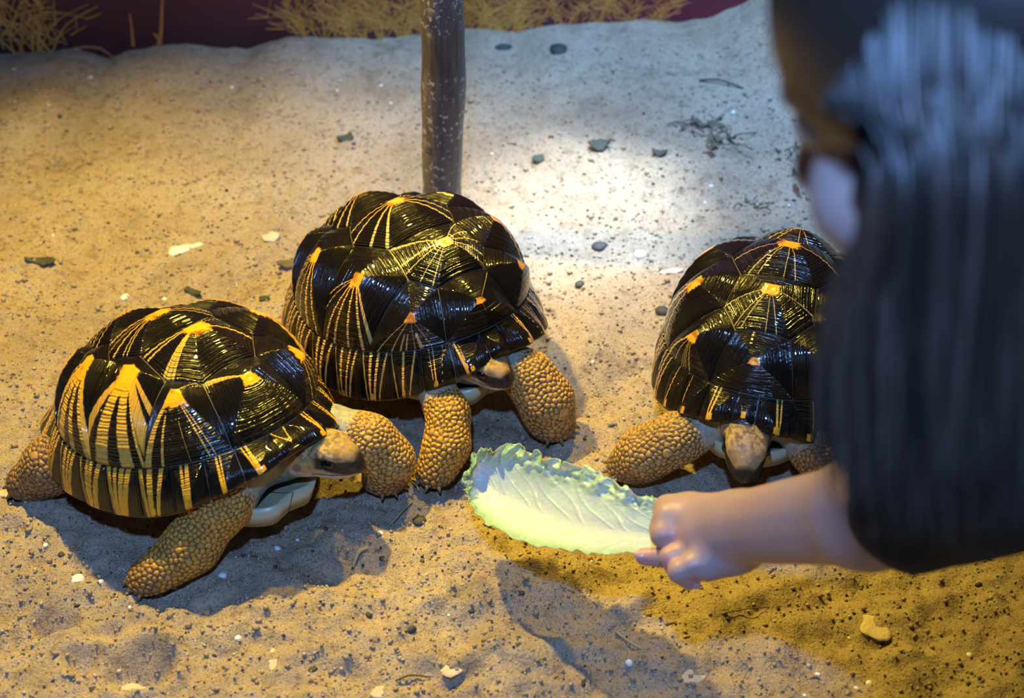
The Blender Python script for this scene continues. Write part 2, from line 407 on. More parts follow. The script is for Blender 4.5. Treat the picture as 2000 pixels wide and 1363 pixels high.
# ------------------------------------------------------------------ branch standing upright behind the middle tortoise
base = gr(866, 468)
pole_pts = [base + np.array(o) for o in [(0, 0, -.06), (.000, 0, .04), (.002, .002, .14), (.0065, .002, .26), (.006, 0, .38), (.000, -.004, .52), (-.004, -.006, .70), (0, 0, .95), (.01, .01, 1.3)]]
P = spline(pole_pts, 60); t = np.linspace(0, 1, 60)
rad = .0262 + .0012 * np.sin(t * 23) + .0006 * np.sin(t * 61)
V, Q, NG = tube(P, rad, 40); V += (.0010 * np.stack([fbm(V[:, 0] * 90, V[:, 2] * 12, 3, 5), fbm(V[:, 1] * 90, V[:, 2] * 14, 3, 6), 0 * V[:, 0]], 1))
branch = link('wooden_branch', mesh_np('wooden_branch', V, Q, NG), M_WOOD)
tag(branch, 'smooth grey brown branch standing upright in the sand behind the middle tortoise', 'branch')
for ox, oz, s in [(-.010, .33, .007), (.006, .36, .005), (.012, .22, .005), (-.014, .15, .005)]:
    th = math.atan2(-1, ox * 60); c = np.array([np.interp(oz, P[:, 2], P[:, 0]), np.interp(oz, P[:, 2], P[:, 1]), oz]) + .0262 * np.array([math.cos(th), math.sin(th), 0])
    tt = np.linspace(0, 2 * math.pi, 15)[:-1]; ring = np.stack([c + (rr * np.array([-math.sin(th), math.cos(th), 0]) * math.cos(a) * s + rr * np.array([0, 0, 1]) * math.sin(a) * s * 1.4 + np.array([math.cos(th), math.sin(th), 0]) * hh)
                                       for rr, hh in ((1.3, -.002), (1, .0006), (.5, .0012)) for a in tt])
    link('knot', mesh_np('knot', ring, grid_quads(3, 14, True), [28 + np.arange(14)]), M_WOOD, branch)

# ------------------------------------------------------------------ tortoises
SIN = .765                                            # where the marginal ring starts in the shell's chart
def dome(u, v, D):
    s = np.hypot(u, v); th = np.arctan2(v, u); c = np.cos(th)
    am = np.radians(97 - 11 * c * c); al = s * am
    Rr = np.sin(np.minimum(al, math.pi / 2)) ** .9 + (al > math.pi / 2) * (np.sin(al) - 1); Z = np.cos(al)
    f = sm(.74, 1.03, s); Rr = Rr + f * (D['flare'] * c * c + D.get('rflare', .03) * np.maximum(-c, 0) * f)
    x = D['a'] * Rr * c; y = D['b'] * (1 - .05 * c) * Rr * np.sin(th)
    z = D['z0'] + D['H'] * np.sign(Z) * np.abs(Z) ** .9 + f * (.026 * np.maximum(c, 0) ** 4 - D.get('tail', 0) * np.maximum(-c, 0) ** 3)
    return np.stack([x, y, z], -1)
def tilt(D):
    p, r = D['pitch'], D['roll']; cp, sp, cr, sr = math.cos(p), math.sin(p), math.cos(r), math.sin(r)
    return np.array([[cp, 0, sp], [0, 1, 0], [-sp, 0, cp]]) @ np.array([[1, 0, 0], [0, cr, -sr], [0, sr, cr]])
def arc(t0, t1, s, n): return [(s * math.cos(t), s * math.sin(t)) for t in np.linspace(t0, t1, n)]
def layout():
    """scutes of one shell in its chart (u forward, v left): name, outline, areole"""
    S = []
    Bv = {1: (.44, .165), 2: (.10, .185), 3: (-.20, .185), 4: (-.50, .165)}
    Wv = {2: (.30, .25), 3: (-.05, .265), 4: (-.35, .25)}
    mir = lambda p: (p[0], -p[1])
    f1 = math.atan2(.30, .70); f5 = math.atan2(.32, -.69)
    ring = lambda t: (SIN * math.cos(t), SIN * math.sin(t))
    S.append(('vertebral_scute', arc(-f1, f1, SIN, 9) + [Bv[1], mir(Bv[1])], (.61, 0), 'V1'))
    for k in (2, 3, 4):
        L = [Bv[k - 1], Wv[k], Bv[k]]
        S.append(('vertebral_scute', L + [mir(p) for p in L[::-1]], (Wv[k][0] - .02, 0), 'V%d' % k))
    S.append(('vertebral_scute', arc(f5, 2 * math.pi - f5, SIN, 9) + [mir(Bv[4]), Bv[4]], (-.62, 0), 'V5'))
    tb = [f1, math.atan2(.66, .37), math.atan2(.75, .05), math.atan2(.68, -.33), f5]
    for sgn, side in ((1, 'L'), (-1, 'R')):
        for k in range(1, 5):
            top = {1: [Wv[2], Bv[1]], 2: [Wv[3], Bv[2], Wv[2]], 3: [Wv[4], Bv[3], Wv[3]], 4: [Bv[4], Wv[4]]}[k]
            poly = arc(tb[k - 1], tb[k], SIN, 9) + top
            cen = {1: (.45, .385), 2: (.14, .395), 3: (-.14, .40), 4: (-.42, .36)}[k]
            if sgn < 0: poly = [mir(p) for p in poly][::-1]; cen = mir(cen)
            S.append(('costal_scute', poly, cen, 'C%d%s' % (k, side)))
    nu = R(5.5); su = R(13)
    def marg(t0, t1, cen, nm, sc):
        S.append((nm, arc(t0, t1, 1.0, 9) + arc(t1, t0, SIN, 9), cen, sc))
    marg(-nu, nu, (.93, 0), 'nuchal_scute', 'N')
    marg(math.pi - su, math.pi + su, (-.93, 0), 'caudal_scute', 'S')
    edges = np.concatenate([[nu], nu + (math.pi - su - nu) * np.cumsum([.105, .085, .085, .085, .09, .095, .095, .09, .09, .09, .09]) / 1.0])
    edges[-1] = math.pi - su
    for k in range(11):
        t0, t1 = edges[k], edges[k + 1]; tc = t0 + (t1 - t0) * .58
        marg(t0, t1, (.975 * math.cos(tc), .975 * math.sin(tc)), 'marginal_scute', 'M%dL' % (k + 1))
        marg(-t1, -t0, (.975 * math.cos(tc), -.975 * math.sin(tc)), 'marginal_scute', 'M%dR' % (k + 1))
    return S
LAYOUT = layout()
def resample(poly, n):
    P = np.array(poly + [poly[0]], float); d = np.concatenate([[0], np.cumsum(np.linalg.norm(np.diff(P, axis=0), axis=1))])
    t = np.linspace(0, d[-1], n, endpoint=False)
    return np.stack([np.interp(t, d, P[:, k]) for k in (0, 1)], 1)
def soften(P, it):                       # slightly wavy seams with rounded corners
    for _ in range(it): P = (np.roll(P, 1, 0) + 2 * P + np.roll(P, -1, 0)) / 4
    return P
def build_shell(root, D, style, mat):
    Mt = tilt(D); wz = np.array([0, 0, D['lift']])
    warp = D.get('warp', 0)
    def W(uv):
        u = uv[..., 0]; v = uv[..., 1]; s = np.hypot(u, v)
        return np.stack([u - warp * np.clip(1 - s * s / (SIN * SIN), 0, 1) * (u + .6) / 1.2, v], -1)
    def surf(uv):
        w = W(uv); e = 1e-3
        p = dome(w[..., 0], w[..., 1], D)
        n = np.cross(dome(w[..., 0] + e, w[..., 1], D) - p, dome(w[..., 0], w[..., 1] + e, D) - p)
        return p, n / (np.linalg.norm(n, axis=-1)[..., None] + 1e-12)
    car = None
    # base of the carapace, under the scutes, with the lip turned under
    ns, nt = 26, 120
    ss = np.linspace(.02, .995, ns); tt = np.linspace(0, 2 * math.pi, nt, endpoint=False)
    uv = np.stack([ss[:, None] * np.cos(tt), ss[:, None] * np.sin(tt)], -1); p, n = surf(uv)
    p = p - n * .0012; rim = p[-1]; cx = np.array([0, 0, 1.])
    lip1 = rim * np.array([.97, .97, 1]) - cx * .006; lip2 = rim * np.array([.86, .86, 1]) - cx * .004; lip3 = rim * np.array([.70, .70, 1]) + cx * .012; lip4 = rim * np.array([.3, .3, 1]) + cx * .03
    V = np.concatenate([p, lip1[None], lip2[None], lip3[None], lip4[None]]).reshape(-1, 3)
    un = np.concatenate([np.zeros((ns, nt)), np.full((1, nt), .7), np.ones((3, nt))]).ravel()
    car = link('carapace', mesh_np('carapace', V @ Mt.T + wz, grid_quads(ns + 4, nt, True), [np.arange(nt)[::-1], (ns + 3) * nt + np.arange(nt)], attrs=dict(under=un)), M_CARA, root)
    for nm, poly, cen, sc in LAYOUT:
        big = sc[0] in 'VC'
        M, NR = (300, 22) if big else (132, 12)
        bnd = soften(resample(poly, M), 3 if big else 1); c = np.array(D['areoles'].get(sc, cen), float)
        gap = .0038 if big else .0036
        dv = bnd - c; bnd = c + dv * (1 - gap / (np.linalg.norm(dv, axis=1)[:, None] + 1e-6))
        rho = np.concatenate([[.03], np.linspace(.08, .975, NR), [1.0, 1.0]])
        uv = c + (bnd - c)[None] * rho[:, None, None]
        p, n = surf(uv)
        pyr = D['pyr'] * {'V': 1.0, 'C': .85}.get(sc[0], .35)
        if sc in ('V1',): pyr *= .75
        g = pyr * (1 - np.maximum(rho - .10, 0) / .90) ** 1.25 + .0006 * (rho < .97)
        g = g + pyr * .22 * np.sin(np.clip(rho, 0, 1) * math.pi) + (.0004 * np.sin(rho * 41) * (rho > .15) * (rho < .98))
        g[-2] = .0000; g[-1] = -.0028
        p = p + n * g[:, None, None]
        if not big and sc not in ('N',):        # marginals: slightly flared pointed outer corners
            th = np.arctan2(uv[..., 1], uv[..., 0]); tc = math.atan2(cen[1], cen[0]); k = np.cos(tc) ** 2
            out = sm(.88, 1.0, np.hypot(uv[..., 0], uv[..., 1])) * np.clip(1 - np.abs((th - tc + math.pi) % (2 * math.pi) - math.pi) / .16, 0, 1)
            p = p * (1 + (.022 * k * out)[..., None] * np.array([1, 1, 0]))
        ang = np.arctan2(bnd[:, 1] - c[1], bnd[:, 0] - c[0])
        ray = np.full((len(rho), M), -1.0)
        for a0, w0, r0 in style(sc, c, np.random.default_rng(abs(hash2(np.array(D['seed']), np.array(sum(ord(x) * (i + 3) for i, x in enumerate(sc)))) * 1e9).astype(np.int64))):
            if sc[0] == 'M':
                th_ = np.arctan2(uv[..., 1], uv[..., 0]); s_ = np.hypot(uv[..., 0], uv[..., 1]); sgn = 1 if sc[-1] == 'L' else -1
                tl_ = np.arctan2(np.array(poly)[:, 1], np.array(poly)[:, 0]); tl_ = np.unwrap(tl_); t0_, t1_ = tl_.min(), tl_.max()
                th_ = (th_ - t0_ + .5) % (2 * math.pi) + t0_ - .5
                hh = np.clip((1 - s_) / (1 - SIN), 0, 1)
                xx = ((th_ - t0_) / (t1_ - t0_) * 2 - 1) * sgn
                xx = (xx - .15) / (.42 + .58 * hh)
                ray = np.maximum(ray, np.clip(1 - np.abs(xx - a0) / (w0 * (1 + r0 * (1 - hh))), -1, 1)); continue
            da = np.abs((ang - a0 + math.pi) % (2 * math.pi) - math.pi)
            wr = w0 * (.55 + .16 / np.maximum(rho, .12))
            val = 1 - da[None] / wr[:, None]; val = np.where(rho[:, None] < r0, -1, val)
            ray = np.maximum(ray, np.clip(val, -1, 1))
        ar0 = D['ar'].get(sc, D['ar'].get(sc[0], 0))
        aro = np.clip(1 - rho / max(ar0, .001), -1, 1)[:, None] + np.zeros((1, M)) if ar0 > 0 else np.full((len(rho), M), -1.)
        at_ = dict(rho=np.repeat(rho * (1 if big else .6), M), ray=ray.ravel(), areole=aro.ravel())
        link(nm, mesh_np(nm, p.reshape(-1, 3) @ Mt.T + wz, grid_quads(len(rho), M, True)[:, ::1], [np.arange(M)[::-1]], attrs=at_), mat, car)
    return car
def out_angle(c):
    a = math.atan2(c[1], c[0])
    if math.hypot(*c) < .75: a = a + (.28 if abs(a) < 1.25 else .12) * (1 if a > 0 else -1) if abs(c[1]) > .1 else a
    return a
def style_bands(sc, c, r):               # broad golden bands
    o = out_angle(c); L = []
    if sc[0] == 'C':
        k = int(sc[1])
        if k == 1: return [(o - .62, .07, 0), (o - .40, .035, .3), (o + .50, .032, 0), (o + .62, .022, .2), (o + .1, .012, .4), (o + 2.2, .03, 0)] if sc[2] == 'R' else [(o + d, .05, 0) for d in (-.9, -.4, .2, .8)]
        n = {2: 5, 3: 6, 4: 5}[k]
        for d in np.linspace(-.7, .7, n): L.append((o + d + r.uniform(-.06, .06), r.uniform(.085, .16), 0))
        L.append((o + r.uniform(-.5, .5), .03, .3)); return L
    if sc[0] == 'V':
        n = 9 if sc != 'V1' else 2
        for q in range(n): L.append((r.choice([-1, 1]) * (math.pi / 2 + r.uniform(-.75, .75)), r.uniform(.02, .055), 0))
        return L
    if sc[0] in 'NS': return [(o + math.pi + d, .05, 0) for d in (-.3, .3)]
    k = int(sc[1:-1])
    if k == 1: return [(.25, .07, 2.0), (.5, .05, 1.0)]
    if k == 2: return [(.1, .06, 2.5), (-.15, .05, 1.0)]
    if k == 3: return [(-.1, .11, 2.0), (.25, .08, 1.5)]
    for d in np.linspace(-.7, .75, 3 if k == 4 else 4): L.append((d + r.uniform(-.12, .12), r.uniform(.10, .19), r.uniform(.2, 1.0)))
    return L + [(r.uniform(-.8, .8), .04, .3)]
def style_fine(sc, c, r):                # many narrow cream lines
    o = out_angle(c); L = []
    if sc[0] == 'C':
        if sc[1] == '1':
            s = 1 if sc[2] == 'L' else -1
            return [(o + s * d, w, .0 if w < .04 else .45) for d, w in ((-.9, .02), (-.55, .11), (-.3, .02), (.05, .05), (.25, .05), (.5, .03), (.8, .02))]
        for d in np.linspace(-.8, .8, 7): L.append((o + d + r.uniform(-.07, .07), r.uniform(.022, .055), 0))
        return L
    if sc[0] == 'V':
        for side in (-1, 1):
            for d in np.linspace(-.7, .7, 5 if sc != 'V1' else 1): L.append((side * math.pi / 2 + d + r.uniform(-.08, .08), r.uniform(.018, .05), 0))
        if sc in ('V1',): L = [(.3, .018, 0), (math.pi - .9, .018, 0)]
        return L
    if sc[0] in 'NS': return []
    k = int(sc[1:-1])
    if k == 1: return [(.55, .05, 2.5), (.35, .025, .5)]
    if k == 2: return [(.0, .035, 1.5), (.3, .03, 1.0), (-.7, .03, 0)]
    for d in np.linspace(-.8, .8, {3: 3, 4: 4}.get(k, 4)): L.append((d + r.uniform(-.1, .1), r.uniform(.06, .11), .5))
    return L
def style_sparse(sc, c, r):              # few thin lines on black
    o = out_angle(c)
    if sc == 'V1': return [(2.6, .008, .5)]
    if sc[0] == 'V': return [(s * d, .022, 0) for s, d in ((-1, .55), (-1, .72), (1, .42), (1, .12), (1, 1.45), (-1, 1.3))]
    if sc[0] == 'C':
        s = -1 if sc[2] == 'R' else 1
        if sc[1] == '1': return [(o + s * d, w, 0) for d, w in ((.75, .05), (.42, .025), (-.02, .02), (-.16, .022), (-.28, .022), (-.55, .035))]
        return [(o + s * d, w, 0) for d, w in ((.1, .06), (-.35, .03), (.5, .03))]
    if sc[0] in 'NS': return []
    k = int(sc[1:-1]); return [(d, w, .8) for d, w in ({1: ((.0, .065), (.28, .05)), 2: ((.5, .035),), 3: ((.1, .04),)}.get(k, ((-.5, .06), (.1, .07), (.6, .06))))]

def build_plastron(root, D):
    Mt = tilt(D); wz = np.array([0, 0, D['lift']]); nr, nt = 16, 96
    tt = np.linspace(-math.pi, math.pi, nt, endpoint=False); c, s = np.cos(tt), np.sin(tt)
    side = np.abs(s) ** 3
    rx = D['a'] * (.84 + D.get('lobe', .16) * np.maximum(c, 0) ** 6); ry = D['b'] * .80
    zo = -D['z0'] * 0 + D['pz'] + .012 + (D['z0'] - D['pz'] - .018) * side + D.get('gular', .018) * np.maximum(c, 0) ** 3
    notch = 1 - .06 * np.exp(-(tt / .10) ** 2) - .12 * np.exp(-((np.abs(tt) - math.pi) / .12) ** 2)
    w = 1 - .22 * np.maximum(c, 0) ** 2 * np.abs(s) * 2
    ox = rx * np.sign(c) * np.abs(c) ** .8 * notch; oy = ry * np.sign(s) * np.abs(s) ** .8 * w
    r = np.linspace(.03, 1, nr)[:, None]
    top = np.stack([ox * r, oy * r, D['pz'] + .006 + (zo - D['pz']) * r ** 3.0], -1)
    fr_ = np.maximum(c, 0) ** 2; bot = np.stack([ox * r * (.985 - .07 * fr_), oy * r * (.985 - .05 * fr_), D['pz'] - .004 * fr_ + (zo - D['pz'] - .007 - .013 * fr_) * r ** 3.0], -1)
    V = np.concatenate([top, bot[::-1]]).reshape(-1, 3)
    X_ = V[:, 0] / D['a']; Yv = np.abs(V[:, 1]) / D['b']
    dark = np.full(len(V), -1.)
    for a0 in (.55, .18, -.22, -.62): dark = np.maximum(dark, .8 - np.abs(X_ - a0 + .25 * Yv) / (.02 + .16 * Yv))
    dark = np.where(Yv < .06, -.6, dark); dark = np.maximum(dark, .5 - Yv / .012)
    dark = np.where(X_ > .66, np.minimum(dark, .5 - Yv / .012), dark)
    return link('plastron', mesh_np('plastron', V @ Mt.T + wz, grid_quads(2 * nr, nt, True)[:, ::-1], [np.arange(nt), (2 * nr - 1) * nt + np.arange(nt)[::-1]], attrs=dict(dark=dark)), M_PLAST, root)

def poisson(P, rad, r):
    order = r.permutation(len(P)); cell = .012; H = {}; keep = []
    for i in order:
        p = P[i]; q = rad[i]; k = tuple((p / cell).astype(int)); ok = True
        for dx in (-1, 0, 1):
            for dy in (-1, 0, 1):
                for dz in (-1, 0, 1):
                    for (x, y, z, rr) in H.get((k[0] + dx, k[1] + dy, k[2] + dz), ()):
                        d = (p[0] - x) ** 2 + (p[1] - y) ** 2 + (p[2] - z) ** 2
                        if d < ((q + rr) * .5) ** 2: ok = False; break
                    if not ok: break
                if not ok: break
            if not ok: break
        if ok: H.setdefault(k, []).append((p[0], p[1], p[2], q)); keep.append(i)
    return np.array(keep)
def build_body(root, D):
    """head, neck, legs and tail in the frame of the tortoise's empty, one skin"""
    r = np.random.default_rng(D['seed'] + 50)
    yaw = D['yaw']; cz, sz = math.cos(-yaw), math.sin(-yaw); Rz = np.array([[cz, -sz, 0], [sz, cz, 0], [0, 0, 1]])
    loc = np.array([D['x'], D['y'], 0]); L = lambda w: (np.asarray(w, float) - loc) @ Rz.T
    hc = L(D['head']); f = (Rz @ np.array([math.cos(D['hyaw']) * math.cos(D['hpit']), math.sin(D['hyaw']) * math.cos(D['hpit']), math.sin(D['hpit'])]))
    lf = np.cross([0, 0, 1], f); lf /= np.linalg.norm(lf); uf = np.cross(f, lf); HM = np.stack([f, lf, uf], 1); hs = D.get('hs', 1.0)
    hp = lambda x, y, z: hc + HM @ (np.array([x, y, z]) * hs)
    legs = [[(L(p), q) for p, q in leg] for leg in D['legs']]
    neck = [L(p) for p in D['neck']]
    def head(p):
        q = ((p - hc.astype(np.float32)) @ HM.astype(np.float32)) / hs
        d = sd_ell(q, (-.004, 0, .001), (.033, .0225, .0205))
        d = smin(d, sd_ell(q, (.021, 0, -.001), (.019, .0155, .0145)), .010)
        d = smin(d, sd_ell(q, (.008, 0, -.010), (.030, .0175, .0095)), .008)
        for s in (-1, 1):
            d = smin(d, sd_ell(q, (.010, s * .0135, .010), (.013, .007, .006)), .006)
            d = smin(d, sd_ell(q, (-.012, s * .016, -.003), (.014, .008, .012)), .007)
            d = smax(d, -sd_ell(q, (.0125, s * .0218, .0035), (.0085, .0055, .0062)), .003)
            d = smax(d, -(np.linalg.norm(q - np.array([.0395, s * .004, .003], np.float32), axis=1) - .0016), .0015)
        d = smin(d, sd_ell(q, (.036, 0, -.006), (.006, .007, .006)), .006)
        return d * hs
    def sdf(p):
        d = sd_ell(p, (-.01, 0, .075), (D['a'] * .72, D['b'] * .70, .040))
        for a, b, ra, rb in zip(neck[:-1], neck[1:], D['nr'][:-1], D['nr'][1:]): d = smin(d, sd_cone(p, a, b, ra, rb), .012)
        d = smin(d, head(p), .008)
        for leg in legs:
            g = None
            for (a, ra), (b, rb) in zip(leg[:-1], leg[1:]):
                e = sd_cone(p, a, b, ra, rb); g = e if g is None else smin(g, e, .016)
            foot = leg[-1][0]
            g = smax(g, -(p[:, 2] - (foot[2] - .004)), .006)
            d = smin(d, g, .014)
        d = smin(d, sd_cone(p, (-D['a'] * .8, 0, .06), (-D['a'] * 1.02, .012, .035), .014, .006), .012)
        return d
    pts = np.concatenate([np.array([a for l in legs for a, _ in l]), np.array(neck), hc[None], [[-D['a'] * 1.1, 0, .05], [D['a'], D['b'], .12], [-D['a'], -D['b'], .02]]])
    V, F = surface(sdf, pts.min(0) - .055, pts.max(0) + .055, .0032, relax=1)
    V, F = subdivide(V, F); N = vnormals(V, F)
    q = ((V - hc) @ HM) / hs
    dh = head(V.astype(np.float32)); onhead = sm(.006, .0005, dh)
    dl = np.full(len(V), 9.); tl = np.zeros(len(V)); li = np.zeros(len(V), int)
    for k, leg in enumerate(legs):
        tot = sum(np.linalg.norm(b[0] - a[0]) for a, b in zip(leg[:-1], leg[1:])); acc = 0
        for (a, ra), (b, rb) in zip(leg[:-1], leg[1:]):
            e = sd_cone(V, a, b, ra, rb); ln = np.linalg.norm(b - a); h = np.clip(((V - a) @ (b - a)) / ln ** 2, 0, 1)
            m = e < dl; dl = np.where(m, e, dl); tl = np.where(m, (acc + h * ln) / tot, tl); li = np.where(m, k, li); acc += ln
    onleg = sm(.012, .003, dl) * (1 - onhead) * sm(.10, .22, tl)
    # scales
    rad = np.where(onleg > .5, mixv(.0042, .0072, r.random(len(V)) ** 3.0), .0034)
    big = (onleg > .5)
    rad = np.where(big & (r.random(len(V)) < .004), .0105, rad)
    rad = np.where(big & (tl < .35), .0040, rad)
    cand = np.where((onleg > .3))[0]
    keep = cand[poisson(V[cand], rad[cand], r)]
    kd = kdtree.KDTree(len(keep)); [kd.insert(V[i], j) for j, i in enumerate(keep)]; kd.balance()
    edge = np.ones(len(V)); cell = np.zeros(len(V)); rnd = r.random(len(keep)); kr = rad[keep]
    bigseed = kr > .009
    for i in cand:
        h = kd.find_n(V[i], 4); z = sorted((x[2] - kr[x[1]] * .45, x[1]) for x in h)
        edge[i] = min(1.0, (z[1][0] - z[0][0]) / .0042); cell[i] = rnd[z[0][1]] * .75 + (.6 if bigseed[z[0][1]] else 0)
    edge = mixv(1.0, edge, onleg); cell = cell * onleg
    V = V + N * (onleg * .0011 * sm(.0, .5, edge))[:, None]
    # colours
    col = np.tile(np.array([.22, .21, .15]), (len(V), 1))
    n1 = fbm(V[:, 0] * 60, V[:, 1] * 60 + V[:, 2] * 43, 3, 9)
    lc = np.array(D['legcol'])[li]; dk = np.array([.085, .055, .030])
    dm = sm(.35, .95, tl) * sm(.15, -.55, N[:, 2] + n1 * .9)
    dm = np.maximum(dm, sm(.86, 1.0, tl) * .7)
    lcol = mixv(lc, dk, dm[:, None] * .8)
    lcol = mixv(lcol, np.array([.34, .34, .26]), sm(.26, .12, tl)[:, None])
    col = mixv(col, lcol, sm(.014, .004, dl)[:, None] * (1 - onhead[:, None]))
    hcol = np.tile(np.array([.46, .29, .11]), (len(V), 1)); x, y, z = q.T; ay = np.abs(y)
    sp = sm(.02, .12, fbm(V[:, 0] * 330, V[:, 1] * 330 + V[:, 2] * 210, 2, 4))
    hcol = mixv(hcol, np.array([.10, .075, .035]), (sp * sm(.002, .012, z) * sm(.03, .01, x) * .8)[:, None])
    hcol = mixv(hcol, np.array([.62, .58, .45]), (sm(-.004, -.009, z))[:, None])
    stripe = sm(.0080, .0050, np.abs(z - .0035 - (.012 - x) * .22)) * sm(-.002, .005, x) * sm(.008, .012, ay + (x > .028) * .01)
    hcol = mixv(hcol, np.array([.012, .012, .016]), np.clip(stripe * 1.3, 0, 1)[:, None])
    hcol = mixv(hcol, np.array([.012, .011, .014]), (sm(.031, .037, x) * sm(-.004, .0, z))[:, None])
    hcol = mixv(hcol, np.array([.05, .04, .03]), (sm(.0013, .0004, np.abs(z + .0075 - .06 * np.maximum(x, 0) * 0)) * sm(-.004, .004, x))[:, None])
    hcol = mixv(hcol, np.array([.06, .05, .04]), (sm(.006, .003, np.hypot(x + .014, z + .001)) * .6)[:, None])
    col = mixv(col, hcol, onhead[:, None])
    nk = np.min([sd_cone(V, a, b, ra, rb) for a, b, ra, rb in zip(neck[:-1], neck[1:], D['nr'][:-1], D['nr'][1:])], axis=0)
    col = mixv(col, np.array([.25, .24, .17]) * (1 + .5 * np.sin(q[:, 0:1] * 900) * .35), (sm(.006, .001, nk) * (1 - onhead))[:, None])
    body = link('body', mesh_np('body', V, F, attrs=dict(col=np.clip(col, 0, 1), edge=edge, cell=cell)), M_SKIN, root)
    for s in (-1, 1):
        c = hp(.0125, s * .0160, .0038); me = uv_ball(c, .0066 * hs); link('eye', me, M_EYE, root)
    for leg in legs:                      # blunt claws on each foot
        foot, fr = leg[-1]; d = leg[-1][0] - leg[-2][0]; d[2] = 0; d = d / (np.linalg.norm(d) + 1e-9) if np.linalg.norm(d) > .01 else np.array([1., 0, 0])
        if D.get('clawdir'): d = np.array([math.cos(D['clawdir']), math.sin(D['clawdir']), 0])
        sd = np.cross([0, 0, 1], d)
        for k in np.linspace(-1, 1, 4):
            a = math.radians(k * 50); e = d * math.cos(a) + sd * math.sin(a); b = foot + e * (fr * .80) + np.array([0, 0, .001])
            V_, Q_, G_ = tube([b, b + e * .005 + [0, 0, -.0005], b + e * .010 + [0, 0, -.003]], np.array([.0034, .0026, .0009]), 8)
            link('claw', mesh_np('claw', V_, Q_, G_), M_CLAW, root)
def uv_ball(c, r, n=14, m=20, sc=(1, 1, 1)):
    t = np.linspace(.05, math.pi - .05, n)[:, None]; p = np.linspace(0, 2 * math.pi, m, endpoint=False)[None]
    V = np.stack([np.sin(t) * np.cos(p) * sc[0], np.sin(t) * np.sin(p) * sc[1], np.cos(t) * sc[2] + 0 * p], -1).reshape(-1, 3) * r + np.asarray(c)
    return mesh_np('ball', V, grid_quads(n, m, True), [np.arange(m)[::-1], (n - 1) * m + np.arange(m)])

OR_, TN_, BR_ = [.58, .29, .045], [.50, .28, .075], [.36, .20, .07]
TORTS = [
 dict(name='left', seed=11, x=-.333, y=1.303, yaw=R(-41), pitch=R(-8), roll=R(-4), lift=.0, a=.152, b=.140, H=.120, z0=.065, flare=.09, tail=.008, pyr=.0115, warp=.20,
      pz=.016, gular=.014, lobe=.22, rflare=.10, areoles={'C1R': (.385, -.295), 'C2R': (.17, -.285), 'C3R': (-.10, -.325), 'C4R': (-.385, -.315), 'V1': (.55, .01), 'V2': (.20, .03), 'V3': (-.03, .01)}, ar=dict(V=.25, C=.25, V1=.19, C2R=.30, C3R=.27, M=.14),
      head=gr(626, 883, .094), hyaw=R(-13), hpit=R(-4), hs=1.12, neck=[gr(500, 880, .075), gr(545, 890, .082), gr(585, 888, .090)], nr=[.030, .025, .021],
      legs=[[(gr(480, 915, .085), .030), (gr(432, 985, .070), .027), (gr(375, 1065, .036), .0255), (gr(292, 1132, .008), .0225)],
            [(gr(650, 832, .080), .024), (gr(722, 862, .070), .0255), (gr(760, 900, .046), .0240), (gr(750, 938, .014), .0235)],
            [(gr(170, 860, .065), .030), (gr(105, 905, .045), .028), (gr(62, 945, .012), .026)],
            [(gr(330, 760, .060), .030), (gr(318, 745, .040), .028), (gr(318, 745, .012), .026)]],
      legcol=[OR_, [.52, .29, .07], BR_, BR_]),
 dict(name='middle', seed=23, x=-.108, y=1.503, yaw=R(-51.6), pitch=R(-4.2), roll=0, lift=0, a=.152, b=.136, H=.137, z0=.062, flare=.09, tail=.006, pyr=.0155, warp=0.0,
      pz=.026, gular=.016, areoles={'V1': (.61, -.01), 'C1R': (.47, -.375)}, ar=dict(V=.17, C=.15, V1=.12, C1R=.15, M=.12),
      head=gr(941, 713, .098), hyaw=R(-36), hpit=R(-6), hs=.94, neck=[gr(880, 690, .082), gr(915, 700, .086), gr(938, 712, .088)], nr=[.030, .026, .022],
      legs=[[(gr(846, 752, .075), .022), (gr(876, 808, .060), .0200), (gr(873, 868, .038), .0220), (gr(850, 926, .010), .0220)],
            [(gr(975, 700, .085), .024), (gr(1035, 736, .070), .0250), (gr(1066, 782, .046), .0280), (gr(1078, 832, .012), .0265)],
            [(gr(640, 640, .060), .030), (gr(640, 660, .040), .028), (gr(640, 680, .012), .026)],
            [(gr(800, 560, .060), .030), (gr(820, 560, .040), .028), (gr(820, 560, .012), .026)]],
      legcol=[[.62, .31, .04], TN_, BR_, BR_]),
 dict(name='right', seed=31, x=.288, y=1.414, yaw=R(-109.5), pitch=R(-3), roll=0, lift=0, a=.150, b=.127, H=.145, z0=.060, flare=.06, tail=.006, pyr=.0115, warp=0.0,
      pz=.024, gular=.020, areoles={'V1': (.60, 0), 'V2': (.235, -.01)}, ar=dict(V=.20, V1=.13, C=.19, N=.22, M=.16),
      head=gr(1458, 856, .088), hyaw=R(-97), hpit=R(-24), hs=1.12, neck=[gr(1475, 790, .080), gr(1468, 815, .082), gr(1461, 838, .085)], nr=[.032, .027, .023],
      legs=[[(gr(1395, 825, .070), .024), (gr(1318, 858, .055), .0250), (gr(1262, 884, .034), .0270), (gr(1228, 914, .010), .0240)],
            [(gr(1560, 830, .080), .028), (gr(1602, 880, .060), .027), (gr(1640, 905, .034), .028), (gr(1660, 925, .010), .025)],
            [(gr(1440, 640, .060), .030), (gr(1420, 640, .040), .028), (gr(1410, 650, .012), .026)],
            [(gr(1640, 650, .060), .030), (gr(1660, 650, .040), .028), (gr(1670, 660, .012), .026)]],
      legcol=[[.46, .27, .08], [.46, .27, .08], BR_, BR_])]
STY = [style_bands, style_fine, style_sparse]
